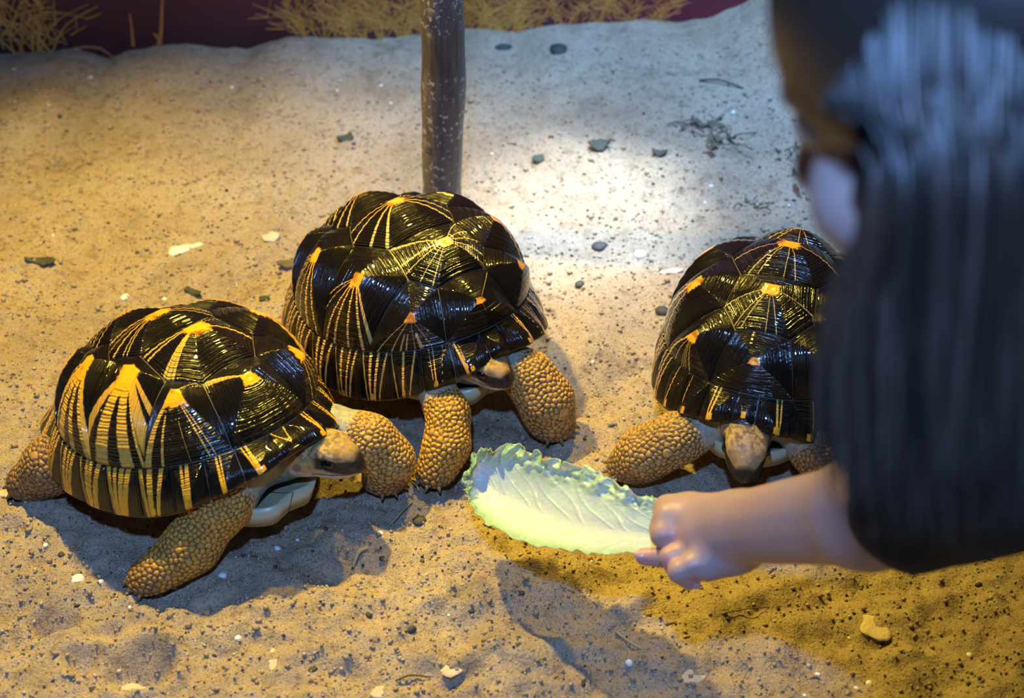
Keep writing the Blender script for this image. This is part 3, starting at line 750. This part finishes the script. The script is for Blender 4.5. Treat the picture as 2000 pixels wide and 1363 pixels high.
LAB = ['tortoise with broad golden bands on its black shell, nearest the left edge',
       'high domed tortoise with narrow cream lines, in front of the wooden branch',
       'tortoise with few thin yellow lines facing the camera, partly behind the arm']
for D, st, mt, lb in zip(TORTS, STY, M_SHELL, LAB):
    root = empty('tortoise', (D['x'], D['y'], 0), D['yaw']); tag(root, lb, 'tortoise', 'tortoises gathering for food')
    build_shell(root, D, st, mt); build_plastron(root, D); build_body(root, D)

# ------------------------------------------------------------------ the cabbage leaf held out over the sand
def build_leaf():
    nu, nv = 190, 120
    low = spline([gr(*p) for p in [(1330, 1084, .172), (1240, 1079, .160), (1150, 1080, .142), (1050, 1064, .118), (965, 1030, .098), (918, 985, .092), (910, 948, .098)]], nu)
    mid = spline([gr(*p) for p in [(1335, 1050, .176), (1240, 1042, .152), (1150, 1030, .128), (1060, 1006, .104), (985, 972, .088), (935, 940, .086), (911, 938, .096)]], nu)
    top = spline([gr(*p) for p in [(1345, 985, .190), (1262, 972, .172), (1180, 928, .158), (1090, 897, .140), (1010, 874, .128), (945, 878, .118), (912, 925, .104)]], nu)
    u = np.linspace(0, 1, nu)[:, None]; v = np.linspace(-1, 1, nv)[None]
    A, B, C = low[:, None], mid[:, None], top[:, None]; v3 = v[..., None]
    P = A * (v3 * (v3 - 1) / 2) + B * (1 - v3 * v3) + C * (v3 * (v3 + 1) / 2)
    # torn, frilled margin
    av = np.abs(v); e = sm(.45, 1.0, av) + 0 * u; tipe = sm(.80, 1.0, u) + 0 * v
    ee = np.maximum(e, tipe)
    n = np.cross(np.gradient(P, axis=0), np.gradient(P, axis=1)); n /= np.linalg.norm(n, axis=-1)[..., None] + 1e-12
    n *= np.sign(n[..., 2:3])
    ee = ee * np.where(v < 0, .45 + .55 * tipe, 1.0)
    fr = .0026 * ee ** 1.5 * np.sin(u * 52 + 3 * np.sin(u * 17) + 5 * v) + .0018 * ee ** 2 * np.sin(u * 101 + v * 9 + 4 * np.sin(u * 23)) + .009 * ee ** 1.3 * fbm(u * 36 + 0 * v, v * 8 + 0 * u, 4, 2)
    vein = np.zeros_like(fr)
    for k in np.linspace(.02, .95, 13):
        for s in (-1, 1):
            c = k + .26 * (av ** 1.25); dd = np.abs(u - c - .015 * np.sin(av * 9 + k * 40)); vein = np.maximum(vein, (np.sign(v) == s) * sm(.010, .0, dd) * sm(1.0, .25, av) * sm(.03, .15, av))
    rib = sm(.34, .05, av) * (1 - .75 * u)
    P = P + n * (fr + .0010 * vein - .004 * rib)[..., None]
    W = (C - A); W /= np.linalg.norm(W, axis=-1)[..., None]
    jag = .008 * ee ** 8 * (vnoise(u * 48 + 0 * v, np.sign(v) * 5 + 0 * u, 8) + .5 * vnoise(u * 90 + 0 * v, np.sign(v) * 3 + 0 * u, 9))
    P = P + W * (np.sign(v) * jag)[..., None]
    green = np.clip(sm(.30, 1.0, av) * (.34 + .36 * u) + .42 * sm(.62, 1.0, u) - .35 * vein + .22 * e + .45 * fbm(u * 20 + 0 * v, v * 6 + 0 * u, 3, 5) * ee, 0, 1)
    th = (.0007 + .0040 * rib)[..., None]
    top_, bot = P + n * th * .4, P - n * th * .6
    Q = grid_quads(nu, nv); N0 = nu * nv; V = np.concatenate([top_.reshape(-1, 3), bot.reshape(-1, 3)])
    idx = np.arange(N0).reshape(nu, nv); loop = np.concatenate([idx[0, :], idx[1:, -1], idx[-1, -2::-1], idx[-2:0:-1, 0]])
    side = np.stack([loop, np.roll(loop, -1), np.roll(loop, -1) + N0, loop + N0], 1)
    root = empty('cabbage_leaf', P[nu // 2, nv // 2]); o = np.array(root.location)
    tag(root, 'pale green cabbage leaf with white rib held out to the tortoises', 'leaf')
    link('leaf_blade', mesh_np('leaf_blade', V - o, np.concatenate([Q[:, ::-1], Q + N0, side]), attrs=dict(green=np.tile(green.ravel(), 2))), M_LEAF, root)
    Pm = P[:int(nu * .8):3, nv // 2] + np.array([0, 0, .0005]); rr = np.linspace(.010, .002, len(Pm))
    V_, Q_, G_ = tube(Pm - n[:int(nu * .8):3, nv // 2] * .0045 - o, rr, 12, .35)
    link('midrib', mesh_np('midrib', V_, Q_, G_, attrs=dict(green=np.zeros(len(V_)))), M_LEAF, root)
build_leaf()

# ------------------------------------------------------------------ the girl leaning in from the right
PBASE = np.array([1.02, .62, 0.0])
girl = empty('person', PBASE)
tag(girl, 'girl with long dark hair and black top leaning in, holding the cabbage leaf', 'person')
HC = at(1922, 165, .715)
fF = np.array([-.69, .54, -.42]); fF /= np.linalg.norm(fF)
fL = np.cross([0, 0, 1], fF); fL /= np.linalg.norm(fL); fU = np.cross(fF, fL); HMAT = np.stack([fF, fL, fU], 1)
hl = lambda x, y, z: HC + HMAT @ np.array([x, y, z])
wrist, elbow = at(1445, 1030, 1.375), at(1835, 985, 1.15)
shR, shL, neckb, chest, hips = np.array([.50, .79, .60]), np.array([.52, .45, .66]), np.array([.44, .63, .71]), np.array([.62, .63, .66]), np.array([.95, .62, .66])
FING = []                                             # digits: joints and radii (index, middle, ring, little, thumb)
FING.append(([at(1362, 1000, 1.430), at(1304, 994, 1.436), at(1293, 1036, 1.426), at(1312, 1056, 1.420)], [.0145, .0125, .0110, .0085]))
FING.append(([at(1365, 1015, 1.412), at(1306, 1010, 1.412), at(1296, 1044, 1.404), at(1320, 1058, 1.404)], [.0145, .0130, .0115, .0085]))
FING.append(([at(1385, 1050, 1.398), at(1338, 1078, 1.392), at(1308, 1088, 1.392), at(1316, 1108, 1.396)], [.0110, .0098, .0092, .0082]))
FING.append(([at(1395, 1070, 1.384), at(1352, 1104, 1.376), at(1326, 1116, 1.378), at(1346, 1134, 1.384)], [.0110, .0102, .0098, .0085]))
FING.append(([at(1410, 1075, 1.400), at(1345, 1082, 1.408), at(1298, 1088, 1.414), at(1258, 1087, 1.418)], [.0150, .0100, .0090, .0080]))
def girl_head(p):
    q = (p - HC.astype(np.float32)) @ HMAT.astype(np.float32)
    d = sd_ell(q, (-.012, 0, .032), (.090, .072, .084))
    d = smin(d, sd_ell(q, (.034, 0, -.042), (.052, .052, .060)), .03)
    d = smin(d, sd_ell(q, (.060, 0, -.092), (.022, .022, .017)), .02)
    d = smin(d, sd_ell(q, (.066, 0, .020), (.020, .048, .014)), .015)
    for s in (-1, 1):
        d = smin(d, sd_ell(q, (.050, s * .034, -.036), (.028, .026, .027)), .015)
        d = smin(d, sd_ell(q, (-.006, s * .071, -.012), (.018, .007, .028)), .006)
        d = smax(d, -sd_ell(q, (.088, s * .030, .003), (.012, .015, .009)), .008)
        d = smin(d, sd_ell(q, (.092, s * .010, -.036), (.008, .007, .006)), .006)
    d = smin(d, sd_cone(q, (.082, 0, .004), (.100, 0, -.032), .007, .010), .010)
    d = smin(d, sd_ell(q, (.086, 0, -.060), (.009, .021, .005)), .006)
    d = smin(d, sd_ell(q, (.084, 0, -.070), (.009, .018, .006)), .006)
    return d
def girl_sdf(p):
    d = girl_head(p)
    d = smin(d, sd_cone(p, hl(-.035, 0, -.055), neckb, .048, .052), .025)
    d = smin(d, sd_ell(p, chest * .45 + neckb * .55, (.09, .12, .07)), .04)
    for a, b, c, ra, rb in ((neckb + [.05, .05, -.03], shR, 0, .055, .05), (neckb + [.05, -.05, -.02], shL, 0, .055, .05)): d = smin(d, sd_cone(p, a, b, ra, rb), .03)
    d = smin(d, sd_cone(p, shR, elbow, .046, .036), .02)
    fa = elbow * .68 + wrist * .32
    g = smin(sd_cone(p, elbow, fa, .036, .0400), sd_cone(p, fa, wrist, .0400, .0300), .02)
    d = smin(d, g, .012)
    d = smin(d, sd_cone(p, wrist, at(1350, 1012, 1.42), .0300, .0225), .012)       # back of the hand
    d = smin(d, sd_cone(p, at(1440, 1045, 1.385), at(1372, 1052, 1.395), .0290, .0200), .012)
    d = smin(d, sd_cone(p, at(1425, 1080, 1.385), at(1380, 1098, 1.380), .0200, .0165), .010)   # heel and ball of the thumb
    for fi, (J, rr) in enumerate(FING):
        g = None
        for a, b, ra, rb in zip(J[:-1], J[1:], rr[:-1], rr[1:]):
            e = sd_cone(p, a, b, ra, rb); g = e if g is None else smin(g, e, .003)
        d = smin(d, g, .012 if fi < 2 else .0026)
    eL, hL = np.array([.60, .30, .40]), np.array([.78, .42, .45])
    d = smin(d, sd_cone(p, shL, eL, .046, .038), .02); d = smin(d, sd_cone(p, eL, hL, .036, .026), .015)
    d = smin(d, sd_ell(p, hL + [.04, .03, 0], (.05, .035, .025)), .02)
    for k in range(4): d = smin(d, sd_cone(p, hL + [.07, .05 - .018 * k, .005], hL + [.125 - .008 * abs(k - 1.5), .06 - .02 * k, -.012], .009, .0075), .004)
    d = smin(d, sd_cone(p, hL + [.03, -.01, 0], hL + [.075, -.035, -.005], .011, .008), .006)
    return d
V, F = surface(girl_sdf, (.02, .20, .10), (.98, 1.20, 1.0), .0025, relax=1)
fc = np.tile(np.array([.41, .30, .275]), (len(V), 1)); q = (V - HC) @ HMAT
tipd = np.min([np.linalg.norm(V - J[-1], axis=1) for J, _ in FING], axis=0)
fc = mixv(fc, np.array([.62, .26, .22]), (sm(.026, .006, tipd) * .7)[:, None])
lips = sm(1.25, .85, np.abs(sd_ell(V, hl(.088, 0, -.065), (.012, .023, .012), HMAT)) * 0 + np.linalg.norm((q - [.088, 0, -.065]) / [.014, .024, .012], axis=1))
fc = mixv(fc, np.array([.50, .16, .15]), lips[:, None] * .8)
brow = sm(.006, .003, np.abs(q[:, 2] - .024 + 4 * (np.abs(q[:, 1]) - .030) ** 2)) * (np.abs(np.abs(q[:, 1]) - .032) < .020) * (q[:, 0] > .05)
fc = mixv(fc, np.array([.04, .025, .02]), (brow * .9)[:, None])
link('body', mesh_np('body', V - PBASE, F, attrs=dict(col=fc)), M_FLESH, girl)
M_WHITE = plain('eye_white', (.75, .74, .72), .2, .03); M_NAIL = plain('nail', (.62, .34, .30), .25, .05)
for s in (-1, 1):
    o = link('eye', uv_ball(hl(.0672, s * .030, .002) - PBASE, .0125), M_WHITE, girl)
    link('iris', uv_ball(hl(.0765, s * .030, .001) - PBASE, .0052, 8, 14), M_EYE, o)
for J, rr in FING:                       # finger nails
    d = J[-1] - J[-2]; d /= np.linalg.norm(d); hand_up = np.array([0, -.5, .85]); nrm = hand_up - d * (hand_up @ d); nrm /= np.linalg.norm(nrm); b = np.cross(d, nrm)
    a = np.linspace(0, 2 * math.pi, 14, endpoint=False); c = J[-1] + d * rr[-1] * .35 + nrm * rr[-1] * .86
    rg = [c + nrm * h + (d * np.cos(a)[:, None] * .0055 + b * np.sin(a)[:, None] * .0042) * k - nrm * (np.sin(a)[:, None] ** 2) * .0012 * k for k, h in ((1.05, -.002), (1, .0004), (.6, .0011))]
    link('nail', mesh_np('nail', np.concatenate(rg) - PBASE, grid_quads(3, 14, True), [28 + np.arange(14)]), M_NAIL, girl)

# clothes: black top with sleeves, jeans, shoes
def top_sdf(p):
    d = sd_cone(p, chest + [-.08, 0, .0], hips + [-.06, 0, -.01], .125, .125)
    d = smin(d, sd_cone(p, shL + [.02, .06, -.02], shR + [.03, -.06, 0], .075, .075), .06)
    sl = elbow * .80 + shR * .20
    d = smin(d, sd_cone(p, shR, sl, .060, .052), .025)
    d = smin(d, sd_cone(p, shL, np.array([.60, .30, .40]) * .8 + shL * .2, .060, .050), .025)
    d = smin(d, sd_cone(p, sl, elbow * .90 + wrist * .10, .0530, .0480), .012)
    fold = .0025 * np.sin(p[:, 0] * 95 + p[:, 1] * 60) * np.sin(p[:, 2] * 70)
    d = d + fold
    d = smax(d, -sd_cone(p, hl(-.03, 0, -.05), neckb, .055, .060), .01)
    return d
V, F = surface(top_sdf, (.20, .15, .25), (1.15, 1.05, .90), .0055, relax=2)
link('black_top', mesh_np('black_top', V - PBASE, F), M_CLOTH, girl)
def jeans_sdf(p):
    d = sd_ell(p, hips + [.02, 0, -.03], (.13, .15, .12))
    for s in (-1, 1):
        k = np.array([.93, .62 + s * .10, .36])
        d = smin(d, sd_cone(p, hips + [0, s * .075, -.04], k, .085, .062), .04)
        d = smin(d, sd_cone(p, k, np.array([1.04, .62 + s * .105, .07]), .060, .050), .02)
    return d + .002 * np.sin(p[:, 2] * 110 + p[:, 0] * 50)
V, F = surface(jeans_sdf, (.75, .30, -.02), (1.25, .95, .86), .0075, relax=2)
link('jeans', mesh_np('jeans', V - PBASE, F), M_JEANS, girl)
for s in (-1, 1):
    c = np.array([1.0, .62 + s * .105, 0]); zb = float(sand_z(c[0], c[1])) + .004
    def shoe(p):
        d = smin(sd_ell(p, c + [-.06, 0, .03 + zb], (.09, .040, .034)), sd_ell(p, c + [.035, 0, .045 + zb], (.055, .042, .055)), .03)
        return smax(d, -(p[:, 2] - zb), .006)
    V, F = surface(shoe, c + [-.2, -.1, -.02], c + [.14, .1, .14], .005, relax=2)
    link('shoe', mesh_np('shoe', V - PBASE, F), M_SHOE, girl)

# hair: a cap over the skull and long hanging locks
def hair_cap(p):
    q = (p - HC.astype(np.float32)) @ HMAT.astype(np.float32)
    d = sd_ell(q, (-.012, 0, .034), (.100, .080, .093))
    cut = np.maximum(-(q[:, 0] - .012), (q[:, 2] - .022 + .8 * np.maximum(np.abs(q[:, 1]) - .03, 0)))
    d = smax(d, -cut, .006)
    return smax(d, -(q[:, 2] + .05), .02)
V1, F1 = surface(hair_cap, HC - .15, HC + .16, .004, relax=2)
VV, QQ, TT, GG, n0 = [V1], [F1], [np.full(len(V1), .12)], [], len(V1)
rows = np.array([-170, -60, 0, 100, 200, 270, 330, 420, 490, 560, 700, 850, 980, 1090.])
xl = np.array([1600, 1562, 1556, 1566, 1592, 1668, 1702, 1696, 1672, 1646, 1640, 1652, 1668, 1700.])
hr = np.random.default_rng(5)
def lock(p, lay, rad, end, tone, drift=0, sides=7, back=.045):
    n = 34; rr = np.linspace(-190, end, n); x0 = np.interp(rr, rows, xl)
    w1, w2, ph = hr.uniform(1, 6), hr.uniform(.3, 1.6), hr.uniform(0, 6.3)
    x = 1600 + 730 * p + (x0 - 1600) * max(1 - p, 0) ** 5 + w1 * np.sin(rr / 230 + ph) + w2 * np.sin(rr / 90 + 2 * ph) + drift * sm(300, 1000, rr) - 30 * p * sm(-200, 300, rr)
    k0 = 205 + float(np.clip(hr.normal(0, 60), -90, 130)); dx = (x - 1962) / 415; dy = (rr - k0) / 560
    bulge = np.sqrt(np.clip(1 - dx ** 2 * .9, 0.02, 1)) * np.where(rr < k0, np.sqrt(np.clip(1 - dy ** 2, .02, 1)), 1)
    D = .727 - .112 * bulge + np.maximum(rr - k0 - 60, 0) * .000105 + hr.uniform(.001, .005) * np.sin(rr / hr.uniform(110, 190) + ph) * sm(100, 420, rr) + lay + back * max(0, 1 - p / .22)
    P_ = np.stack([at(a, b, c) for a, b, c in zip(x, rr, D)])
    tp = rad * (.45 + .55 * sm(-190, 100, rr)) * (1 - .72 * sm(end - 260, end, rr))
    V_, Q_, G_ = tube(P_, tp, sides, .6)
    global n0
    VV.append(V_); QQ.append(Q_ + n0); GG.extend([g + n0 for g in G_]); TT.append(np.full(len(V_), tone)); n0 += len(V_)
for p in np.linspace(.03, 1, 44): lock(p, .036, .0100, hr.uniform(1000, 1060), .05)
for p in np.linspace(.03, 1, 40): lock(p, .052, .0105, hr.uniform(1000, 1050), .05)
for k in range(950):
    p = hr.random() ** 1.1; lock(p, abs(hr.normal(0, .009)) + .002, hr.uniform(.0007, .0022), hr.uniform(930, 1090) if p > .1 else hr.uniform(820, 1040), hr.random() ** 1.6, hr.normal(0, 20), 5)
for k in range(26): lock(hr.uniform(-.035, .03), hr.uniform(.0, .03), hr.uniform(.0006, .0013), hr.uniform(780, 1020), hr.uniform(.4, 1), hr.uniform(-55, 10), 5)
for k in range(130): lock(hr.uniform(-.012, .20), hr.uniform(.004, .020), hr.uniform(.0009, .0024), hr.uniform(205, 262), hr.random() ** 2, hr.normal(0, 8), 5, .020)
hair = link('hair', mesh_np('hair', np.concatenate(VV) - PBASE, np.concatenate(QQ), GG, attrs=dict(tone=np.concatenate(TT))), M_HAIR, girl)

# ------------------------------------------------------------------ bits lying on the sand
def pebble_mesh(seed, squash=.6, n=7, m=10):
    r = np.random.default_rng(seed); t = np.linspace(.12, math.pi - .12, n)[:, None]; p = np.linspace(0, 2 * math.pi, m, endpoint=False)[None]
    V = np.stack([np.sin(t) * np.cos(p), np.sin(t) * np.sin(p) * r.uniform(.6, .95), (np.cos(t) + 0 * p) * squash], -1).reshape(-1, 3)
    for _ in range(5):
        d = r.normal(size=3); d /= np.linalg.norm(d); h = V @ d; V = V - np.clip(h - r.uniform(.55, .85), 0, 9)[:, None] * d * .8
    return mesh_np('pebble', V, grid_quads(n, m, True), [np.arange(m)[::-1], (n - 1) * m + np.arange(m)])
def flake_mesh(pts, th, seed, bend=.0):
    """thin chip with an irregular outline: pts are outline points in metres, th its thickness"""
    P = resample([tuple(p) for p in pts], 28); c = P.mean(0); r = np.random.default_rng(seed); P = P + r.normal(0, .03 * np.abs(P - c).max(), P.shape)
    L = np.abs(P - c).max(); rings = [(1.0, 0), (1.0, th * .6), (.8, th), (.35, th * 1.1)]
    V = np.concatenate([np.column_stack([c + (P - c) * k, h + bend * (((P - c) * k)[:, 0] / L) ** 2 + r.normal(0, th * .08, len(P))]) for k, h in rings])
    return mesh_np('flake', V, grid_quads(4, 28, True), [np.arange(28)[::-1], 84 + np.arange(28)])
def put(name, me, mat, px, py, label, cat, scale=1, rz=0, rx=0, sink=.0, group=None, dz=0):
    g = gr(px, py); g = gr(px, py, float(sand_z(g[0], g[1]))); z = float(sand_z(g[0], g[1]))
    o = link(name, me, mat); o.location = (g[0], g[1], z - sink + dz); o.rotation_euler = (rx, 0, rz); o.scale = (scale,) * 3 if np.isscalar(scale) else scale
    return tag(o, label, cat, group)
M_PALE = plain('pale_stone', (.50, .44, .35), .6, .2); M_GREY = plain('grey_stone', (.045, .043, .038), .7, .3); M_BROWN = plain('brown_stone', (.24, .16, .09), .7, .3)
M_WHITE_CHIP = plain('white_chip', (.78, .78, .74), .5, .08); M_DRY = plain('dried_leaf', (.13, .105, .06), .8, .4); M_GREENISH = plain('old_leaf', (.05, .055, .038), .8, .4)
M_STRAW = plain('straw', (.46, .34, .17), .7, .3); M_CRUST = plain('pale_crust', (.58, .47, .33), .9, .25, 90, .8)
PEB = [pebble_mesh(100 + k, random.uniform(.45, .75)) for k in range(6)]
def clip(w, h, seed):
    r = np.random.default_rng(seed); t = np.linspace(0, 2 * math.pi, 11)[:-1]; k = r.uniform(.7, 1.1, 10)
    return np.stack([np.cos(t) * w * k, np.sin(t) * h * k], 1)
put('white_chip', flake_mesh([(-.022, -.006), (-.018, .007), (-.004, .006), (.006, .010), (.012, .006), (.023, .010), (.024, .002), (.010, -.003), (-.004, -.007), (-.016, -.010)], .004, 1), M_WHITE_CHIP, 360, 488, 'long white chip on the warm sand left of the branch', 'chip', 1, R(12), R(8))
put('shell_fragment', flake_mesh(clip(.013, .010, 4), .0025, 2, .004), M_PALE, 528, 466, 'curved pale shell fragment between the white chip and the branch', 'shell', 1, .4, .2)
put('white_pebble', PEB[0], M_WHITE_CHIP, 1250, 499, 'bright white pebble at the lower edge of the lamp spot', 'pebble', .009, 1.0, 0, .001)
put('white_pebble', PEB[3], M_WHITE_CHIP, 1028, 545, 'small white pebble below the lamp spot, right of the middle tortoise', 'pebble', .006, .3)
put('shell_fragment', flake_mesh(clip(.016, .006, 9), .002, 5, .002), M_PALE, 1312, 536, 'flat pale shell sliver beside the tortoise facing the camera', 'shell', 1, .25, .15)
put('dark_stone', PEB[1], M_GREY, 1090, 96, 'dark grey stone near the mural right of the branch', 'stone', .017, .5, 0, .002)
put('dark_stone', PEB[2], M_GREY, 984, 93, 'small flat dark stone near the mural, closest to the branch', 'stone', (.014, .012, .007), .1)
put('dark_leaf_scrap', flake_mesh(clip(.015, .009, 12), .003, 6, .008), M_GREENISH, 672, 272, 'curled dark green leaf scrap left of the branch', 'leaf scrap', 1, .5, .25)
put('dark_leaf_scrap', flake_mesh(clip(.020, .008, 13), .003, 7, .006), M_GREY, 80, 511, 'dark curled leaf scrap near the left edge', 'leaf scrap', 1, -.1, .2)
put('dark_leaf_scrap', flake_mesh(clip(.018, .007, 14), .003, 8, .004), M_DRY, 567, 516, 'brown bark flake left of the middle tortoise', 'bark flake', 1, .0, .2)
put('dark_leaf_scrap', flake_mesh(clip(.014, .006, 15), .003, 9, .006), M_GREENISH, 378, 574, 'dark crumpled scrap above the golden banded tortoise', 'leaf scrap', 1, -.5, .3)
put('dark_leaf_scrap', flake_mesh(clip(.008, .006, 16), .004, 10), M_GREENISH, 516, 584, 'tiny dark green scrap above the banded tortoise head end', 'leaf scrap', 1, .2)
put('dark_leaf_scrap', flake_mesh(clip(.018, .013, 17), .005, 11, .010), M_GREENISH, 1168, 292, 'grey green leaf scrap just above the lamp spot', 'leaf scrap', 1, .2, .2)
put('dark_leaf_scrap', flake_mesh(clip(.012, .007, 18), .004, 12, .006), M_GREENISH, 1288, 303, 'small green scrap right above the lamp spot', 'leaf scrap', 1, -.2, .2)
put('dark_leaf_scrap', flake_mesh(clip(.009, .010, 19), .005, 13, .004), M_GREENISH, 1051, 301, 'dark scrap between the branch and the lamp spot', 'leaf scrap', 1, .2, .2)
put('dark_stone', PEB[4], M_GREY, 1172, 485, 'grey stone at the bottom of the lamp spot', 'stone', .012, .2, 0, .001)
put('dark_stone', PEB[5], M_GREY, 1133, 555, 'dark pebble below the lamp spot near the middle tortoise', 'stone', .008, .9)
put('dark_stone', PEB[1], M_GREY, 1294, 606, 'dark stone touching the shade of the shell facing the camera', 'stone', .010, 1.4)
# withered clumps: a knot of stems and crinkled leaves each
def clump(px, py, n, size, seed, label, mats):
    r = np.random.default_rng(seed); g = gr(px, py); z = float(sand_z(g[0], g[1])); root = empty('withered_plant_clump', (g[0], g[1], z)); tag(root, label, 'dry plant')
    for k in range(n):
        a = r.uniform(0, 6.28); c = r.normal(0, size * .45, 2); L = r.uniform(.4, 1) * size
        if k % 3:
            V, Q, G = tube(spline([(c[0], c[1], .001), (c[0] + L * .5 * math.cos(a), c[1] + L * .5 * math.sin(a), r.uniform(.002, .012)), (c[0] + L * math.cos(a + .5), c[1] + L * math.sin(a + .5), r.uniform(.0, .006))], 7), .0009, 5)
            link('stem', mesh_np('stem', V, Q, G), mats[k % 2], root)
        else:
            o = link('withered_leaf', flake_mesh(clip(L * .42, L * .2, seed * 31 + k), .0015, k, .006), mats[0], root); o.location = (c[0], c[1], .003); o.rotation_euler = (r.uniform(-.5, .5), r.uniform(-.4, .4), a)
clump(1368, 275, 16, .038, 21, 'straggling dry plant clump right of the lamp spot', (M_DRY, M_GREENISH))
clump(1408, 322, 14, .032, 22, 'matted brown plant clump below the straggling one', (M_DRY, M_DRY))
clump(1566, 350, 16, .030, 23, 'dark green withered clump beside the girl face', (M_GREENISH, M_DRY))
clump(1470, 400, 8, .020, 24, 'sparse dark plant bits between lamp spot and girl face', (M_DRY, M_GREENISH))
def stick(name, pts, rad, mat, label, cat, group=None):
    P = []
    for px, py, dz in pts:
        g = gr(px, py); P.append([g[0], g[1], float(sand_z(g[0], g[1])) + dz])
    P = np.array(P); c = P.mean(0); V, Q, G = tube(spline(P - c, 12), np.linspace(rad, rad * .6, 12), 6)
    o = link(name, mesh_np(name, V, Q, G), mat); o.location = c; return tag(o, label, cat, group)
stick('twig', [(1362, 208, .002), (1400, 217, .006), (1445, 236, .002)], .0016, M_GREY, 'thin dark twig near the top right of the sand', 'twig')
stick('straw', [(716, 1066, .001), (700, 1078, .006), (688, 1094, .001)], .0028, M_STRAW, 'thick broken straw in front of the banded tortoise head', 'straw')
stick('straw', [(806, 982, .002), (786, 1004, .006), (762, 1027, .002)], .0009, M_STRAW, 'thin straw below the middle tortoise near foot', 'straw')
stick('straw', [(1204, 1232, .002), (1224, 1254, .004), (1252, 1272, .001)], .0016, M_STRAW, 'pale bent straw on the sand below the hand', 'straw')
stick('twig', [(776, 1332, .002), (802, 1322, .005), (840, 1314, .001)], .0012, M_DRY, 'thin brown twig at the bottom edge', 'twig')
stick('twig', [(1300, 1215, .002), (1440, 1206, .004), (1500, 1190, .001)], .0010, M_DRY, 'long thin root in the yellow lit sand', 'twig')
stick('straw', [(246, 600, .002), (240, 620, .004), (236, 640, .001)], .0009, M_STRAW, 'tiny straw behind the banded tortoise', 'straw')
for px, py, w, h, sd, lb in [(541, 1296, .010, .022, 41, 'long pale crust patch at the bottom left of centre'), (884, 1300, .012, .011, 42, 'small pale crust patch at the bottom centre'),
        (1345, 1322, .019, .014, 43, 'round pale crust patch beyond the arm shadow'), (1712, 1222, .017, .019, 44, 'pale crust patch on the yellow lit sand'),
        (745, 1352, .011, .008, 45, 'pale crust patch cut by the bottom edge'), (258, 1345, .013, .010, 46, 'pale crust patch at the bottom left'), (12, 965, .014, .012, 47, 'pale crust patch at the left edge by the hind foot')]:
    put('crust_patch', flake_mesh(clip(w, h, sd), .0012, sd), M_CRUST, px, py, lb, 'crust', 1, .2, 0, .0005)
# countable pebbles and dark crumbs, then the uncountable grit
spots = []
rp = np.random.default_rng(77)
def free(px, py):
    if px > 1560 and py < 1130: return False
    for x0, y0, x1, y1 in ((60, 590, 830, 1000), (540, 380, 1130, 950), (1190, 450, 1700, 945), (900, 860, 1700, 1130), (820, 0, 920, 440)):
        if x0 < px < x1 and y0 < py < y1: return False
    return True
kinds = [('pale_pebble', M_PALE, 'small pale pebble lying on the sand', 'pale pebbles on the sand', 'pebble', (.0018, .0042)), ('dark_pebble', M_GREY, 'small dark grey pebble lying on the sand', 'dark pebbles on the sand', 'pebble', (.0018, .0045)),
         ('brown_crumb', M_BROWN, 'small brown crumb of soil on the sand', 'soil crumbs on the sand', 'soil crumb', (.0025, .0060))]
meshes = {}
cnt = 0
while cnt < 120:
    px, py = rp.uniform(5, 1990), rp.uniform(110, 1358)
    if not free(px, py): continue
    nm, mt, lb, gp, ct, rg = kinds[cnt % 3]; k = int(rp.integers(6))
    if (nm, k) not in meshes: meshes[(nm, k)] = PEB[k].copy(); meshes[(nm, k)].materials.append(mt)
    s = rp.uniform(*rg) * (1 + .5 * (rp.random() < .1)); put(nm, meshes[(nm, k)], None, px, py, lb, ct, s, rp.uniform(0, 6.28), 0, s * .25, gp); cnt += 1
def grit(n, lo, hi, mat, name, seed, label):
    r = np.random.default_rng(seed); x = r.uniform(-.85, .95, n * 2); y = .93 + 1.3 * r.random(n * 2) ** 1.25
    x, y = x[:n], y[:n]; z = sand_z(x, y); s = r.uniform(lo, hi, n) * (1 + r.random(n) ** 6)
    o = np.array([(1, 0, 0), (0, 1, 0), (-1, 0, 0), (0, -1, 0), (0, 0, 1), (0, 0, -1)], float)
    V = o[None] * (s[:, None] * r.uniform(.6, 1.2, (n, 6)))[..., None]; a = r.uniform(0, 6.28, n); ca, sa = np.cos(a)[:, None], np.sin(a)[:, None]
    V = np.stack([V[..., 0] * ca - V[..., 1] * sa, V[..., 0] * sa + V[..., 1] * ca, V[..., 2]], -1) + np.stack([x, y, z + s * .35], -1)[:, None]
    T = np.array([(0, 1, 4), (1, 2, 4), (2, 3, 4), (3, 0, 4), (1, 0, 5), (2, 1, 5), (3, 2, 5), (0, 3, 5)])
    F = (np.arange(n)[:, None, None] * 6 + T[None]).reshape(-1, 3)
    me = mesh_np(name, V.reshape(-1, 3), F, smooth=False); tag(link(name, me, mat, floor), label, kind='stuff')
grit(5200, .0007, .0020, M_PALE, 'pale_grit', 1, 'fine pale grit scattered all over the sand')
grit(3600, .0006, .0017, M_GREY, 'dark_grit', 2, 'fine dark grit scattered all over the sand')
grit(14000, .0009, .0028, plain('sand_crumb', (.36, .27, .17), .9, .3), 'sand_crumbs', 3, 'loose sand coloured crumbs covering the ground')
